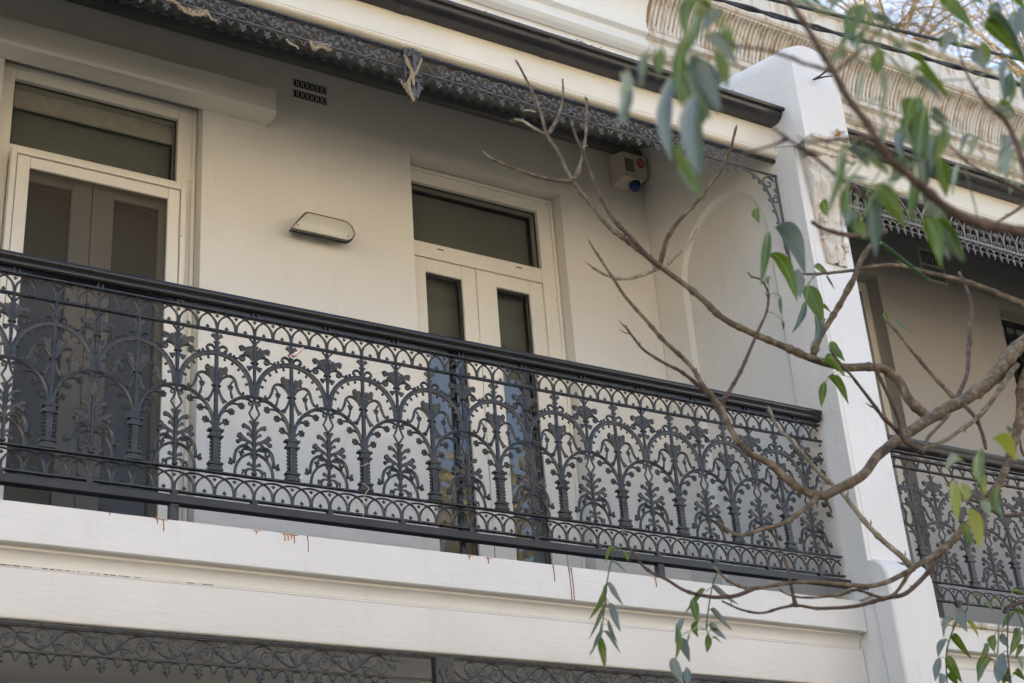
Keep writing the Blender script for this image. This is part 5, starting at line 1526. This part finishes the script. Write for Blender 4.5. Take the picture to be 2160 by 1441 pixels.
cluster(bB, 1440, 480, 3.0, -1.2, [(1345, 592, 1470, 668, 22, 'p', -0.3), (1265, 545, 1300, 600, 26, 'g'), (830, 250, 925, 300, 36, 'g')])
# ------------------------------------------------------------------ tree behind the parapet
random.seed(77)
def far_tree(name, label, base, height, lean, seed, nleaves, spread, group=None, crown_r=None, lm='lt', leafsize=0.07, lev=5):
    random.seed(seed)
    t = thing(name, label, 'tree', base, group)
    wood = MB(); tw_ = []
    def grow(p, d, L_, r_, n):
        pts = [p]
        q = p.copy(); dd = d.copy()
        for i in range(4):
            dd = (dd+Vector((random.uniform(-1, 1), random.uniform(-1, 1), random.uniform(-0.5, 0.9)))*0.16).normalized()
            q = q+dd*(L_/4)
            pts.append(q.copy())
        wood.t3(pts, [r_*(1-0.35*i/4) for i in range(5)], 5 if n > 1 else 3)
        if n <= 2: tw_.extend(pts[1:])
        if n > 0:
            for k in range(3 if n > 1 else 4):
                nd = (dd+Vector((random.uniform(-1, 1), random.uniform(-1, 1), random.uniform(-0.55, 0.8)))*spread).normalized()
                grow(pts[random.choice((2, 3, 4))] if k else pts[-1], nd, L_*random.uniform(0.62, 0.8), r_*0.55, n-1)
    b = Vector(base)
    grow(b, Vector(lean).normalized(), height*0.36, height*0.016, lev)
    part(wood, 'trunk', M['bark'], t, fix=False, ang=80)
    lf = MB()
    for k in range(nleaves):
        c = random.choice(tw_)+Vector((random.gauss(0, 0.15), random.gauss(0, 0.15), random.gauss(0, 0.15)))
        d = Vector((random.uniform(-1, 1), random.uniform(-1, 1), random.uniform(-1.2, 0.2))).normalized()
        s = d.orthogonal().normalized()*leafsize*random.uniform(0.2, 0.4)
        e = d*leafsize*random.uniform(0.7, 1.4)
        lf.add([c, c+e*0.5+s, c+e, c+e*0.5-s], [(0, 1, 2, 3)])
    part(lf, 'crown', M[lm], t, fix=False, smooth=False)
    return t
def twiggy_tree(label, base, centre, semi, seed, nl, nt):
    """trunk, limbs that fan out to the crown, drooping twigs and a thin scatter of yellow leaves"""
    random.seed(seed)
    t = thing('background_tree', label, 'tree', base, 'trees behind the parapet')
    b = Vector(base); c = Vector(centre)
    wood = MB(); limb = MB(); lf = MB()
    top = Vector((b.x, b.y, c.z-semi[2]*0.9))
    wood.t3(cr([tuple(b), tuple((b+top)/2+Vector((0.15, 0, 0))), tuple(top)], 6), [0.22-0.008*i for i in range(13)], 8)
    anchors = []
    for k in range(nl):
        while True:
            u = Vector((random.uniform(-1, 1), random.uniform(-1, 1), random.uniform(-1, 1)))
            if u.length < 1: break
        e = c+Vector((u.x*semi[0], u.y*semi[1], u.z*semi[2]))
        s0 = top.lerp(c, random.uniform(-0.2, 0.5))
        q = [Vector(p) for p in cr([tuple(s0), tuple(s0.lerp(e, 0.35)+Vector((0, 0, 0.35))), tuple(s0.lerp(e, 0.7)+Vector((random.uniform(-.3, .3), 0, 0.3))), tuple(e)], 6)]
        limb.t3(q, [0.022*(1-0.85*i/(len(q)-1))+0.003 for i in range(len(q))], 5)
        anchors += q[5:]
    for k in range(nt):
        p = random.choice(anchors).copy()
        d = Vector((random.uniform(-1, 1), random.uniform(-1, 1), random.uniform(-0.9, 0.6))).normalized()
        pts = [p]
        for i in range(5):
            d = (d+Vector((random.uniform(-1, 1), random.uniform(-1, 1), random.uniform(-1, 0.45)))*0.45).normalized()
            p = p+d*random.uniform(0.08, 0.17)
            pts.append(p)
        limb.t3(pts, [0.0045, 0.004, 0.0036, 0.003, 0.0026, 0.002], 3)
        if random.random() < 0.5:
            for m in range(random.choice((1, 2, 4))):
                a = random.choice(pts[2:])+Vector((random.gauss(0, .02), random.gauss(0, .02), random.gauss(0, .02)))
                dd = Vector((random.uniform(-1, 1), random.uniform(-1, 1), random.uniform(-1.3, 0.2))).normalized()
                sd_ = dd.orthogonal().normalized()*random.uniform(0.012, 0.028); ee = dd*random.uniform(0.05, 0.11)
                lf.add([a, a+ee*0.5+sd_, a+ee, a+ee*0.5-sd_], [(0, 1, 2, 3)])
    part(wood, 'trunk', M['bark'], t, ang=80)
    part(limb, 'twigs', M['barktwig'], t, fix=False, ang=80)
    part(lf, 'crown', M['lt'], t, fix=False, smooth=False)
c1 = at(1860, -60, 7.5); c2 = at(2110, 0, 9.0)
twiggy_tree('thin twiggy tree with sparse yellow leaves just right of the parapet break, against the sky', (c1.x-0.3, 7.5, GZ), c1, (2.8, 1.6, 2.4), 5, 26, 1000)
twiggy_tree('yellow-leaved twiggy tree behind the parapet in the top right corner', (c2.x+0.6, 9.0, GZ), c2, (3.2, 1.8, 2.6), 15, 30, 1150)

# ------------------------------------------------------------------ the other side of the street (lights the front and shows in the glass)
def opp_house(x0, x1, y, h_, mat, label):
    t = thing('opposite_house', label, 'house', ((x0+x1)/2, y, GZ))
    wd = (x1-x0)/4
    ops = []
    for fl in (0, 1):
        for k in range(3):
            xc = x0+wd*(k+0.75)+wd*0.25
            ops.append((xc-0.5, xc+0.5, GZ+1.0+fl*3.4, GZ+2.9+fl*3.4))
    part(wall_open(x0, x1, GZ, GZ+h_, y, y-0.3, ops), 'wall', mat, t, fix=False, smooth=False)
    part(MB().box(x0+0.01, x1-0.01, y-8, y-0.31, GZ, GZ+h_-0.2), 'house_body', mat, t)
    part(MB().sweep_x([(y+0.35, GZ+h_), (y-4, GZ+h_+2.0), (y-8.3, GZ+h_)], x0, x1), 'roof', M['rooft'], t)
    for a, b, c, d in ops:
        fr = MB(); rect_frame(fr, a, b, c, d, y-0.2, y-0.12, 0.06, 0.06, 0.06, 0.06); fr.box(a, b, y-0.19, y-0.13, (c+d)/2-0.03, (c+d)/2+0.03)
        wn_ = part(fr, 'window', M['frame'], t)
        part(MB().box(a, b, y-0.17, y-0.16, c, d), 'pane', M['glass'], wn_)
for k in range(7):
    opp_house(-24+k*7.2, -24+k*7.2+7.0, -17.8, 6.6+0.4*(k % 3), M['opp'] if k % 3 else M['opp2'], 'sunlit %s house facing the street behind the camera, number %s from the left' % (('cream' if k % 3 else 'pale brown'), ['one', 'two', 'three', 'four', 'five', 'six', 'seven'][k]))
for k, (x, y, s) in enumerate(((-5.5, -13.6, 3), (6.2, -13.6, 8), (12.6, -13.6, 12))):
    far_tree('kerb_tree', ['left', 'middle', 'right'][k]+' leafy kerb tree across the street behind the camera', (x, y, GZ), 11.5, (0.02, 0.02, 1), s, 3000, 0.8, None, None, 'lt', 0.2, 5)
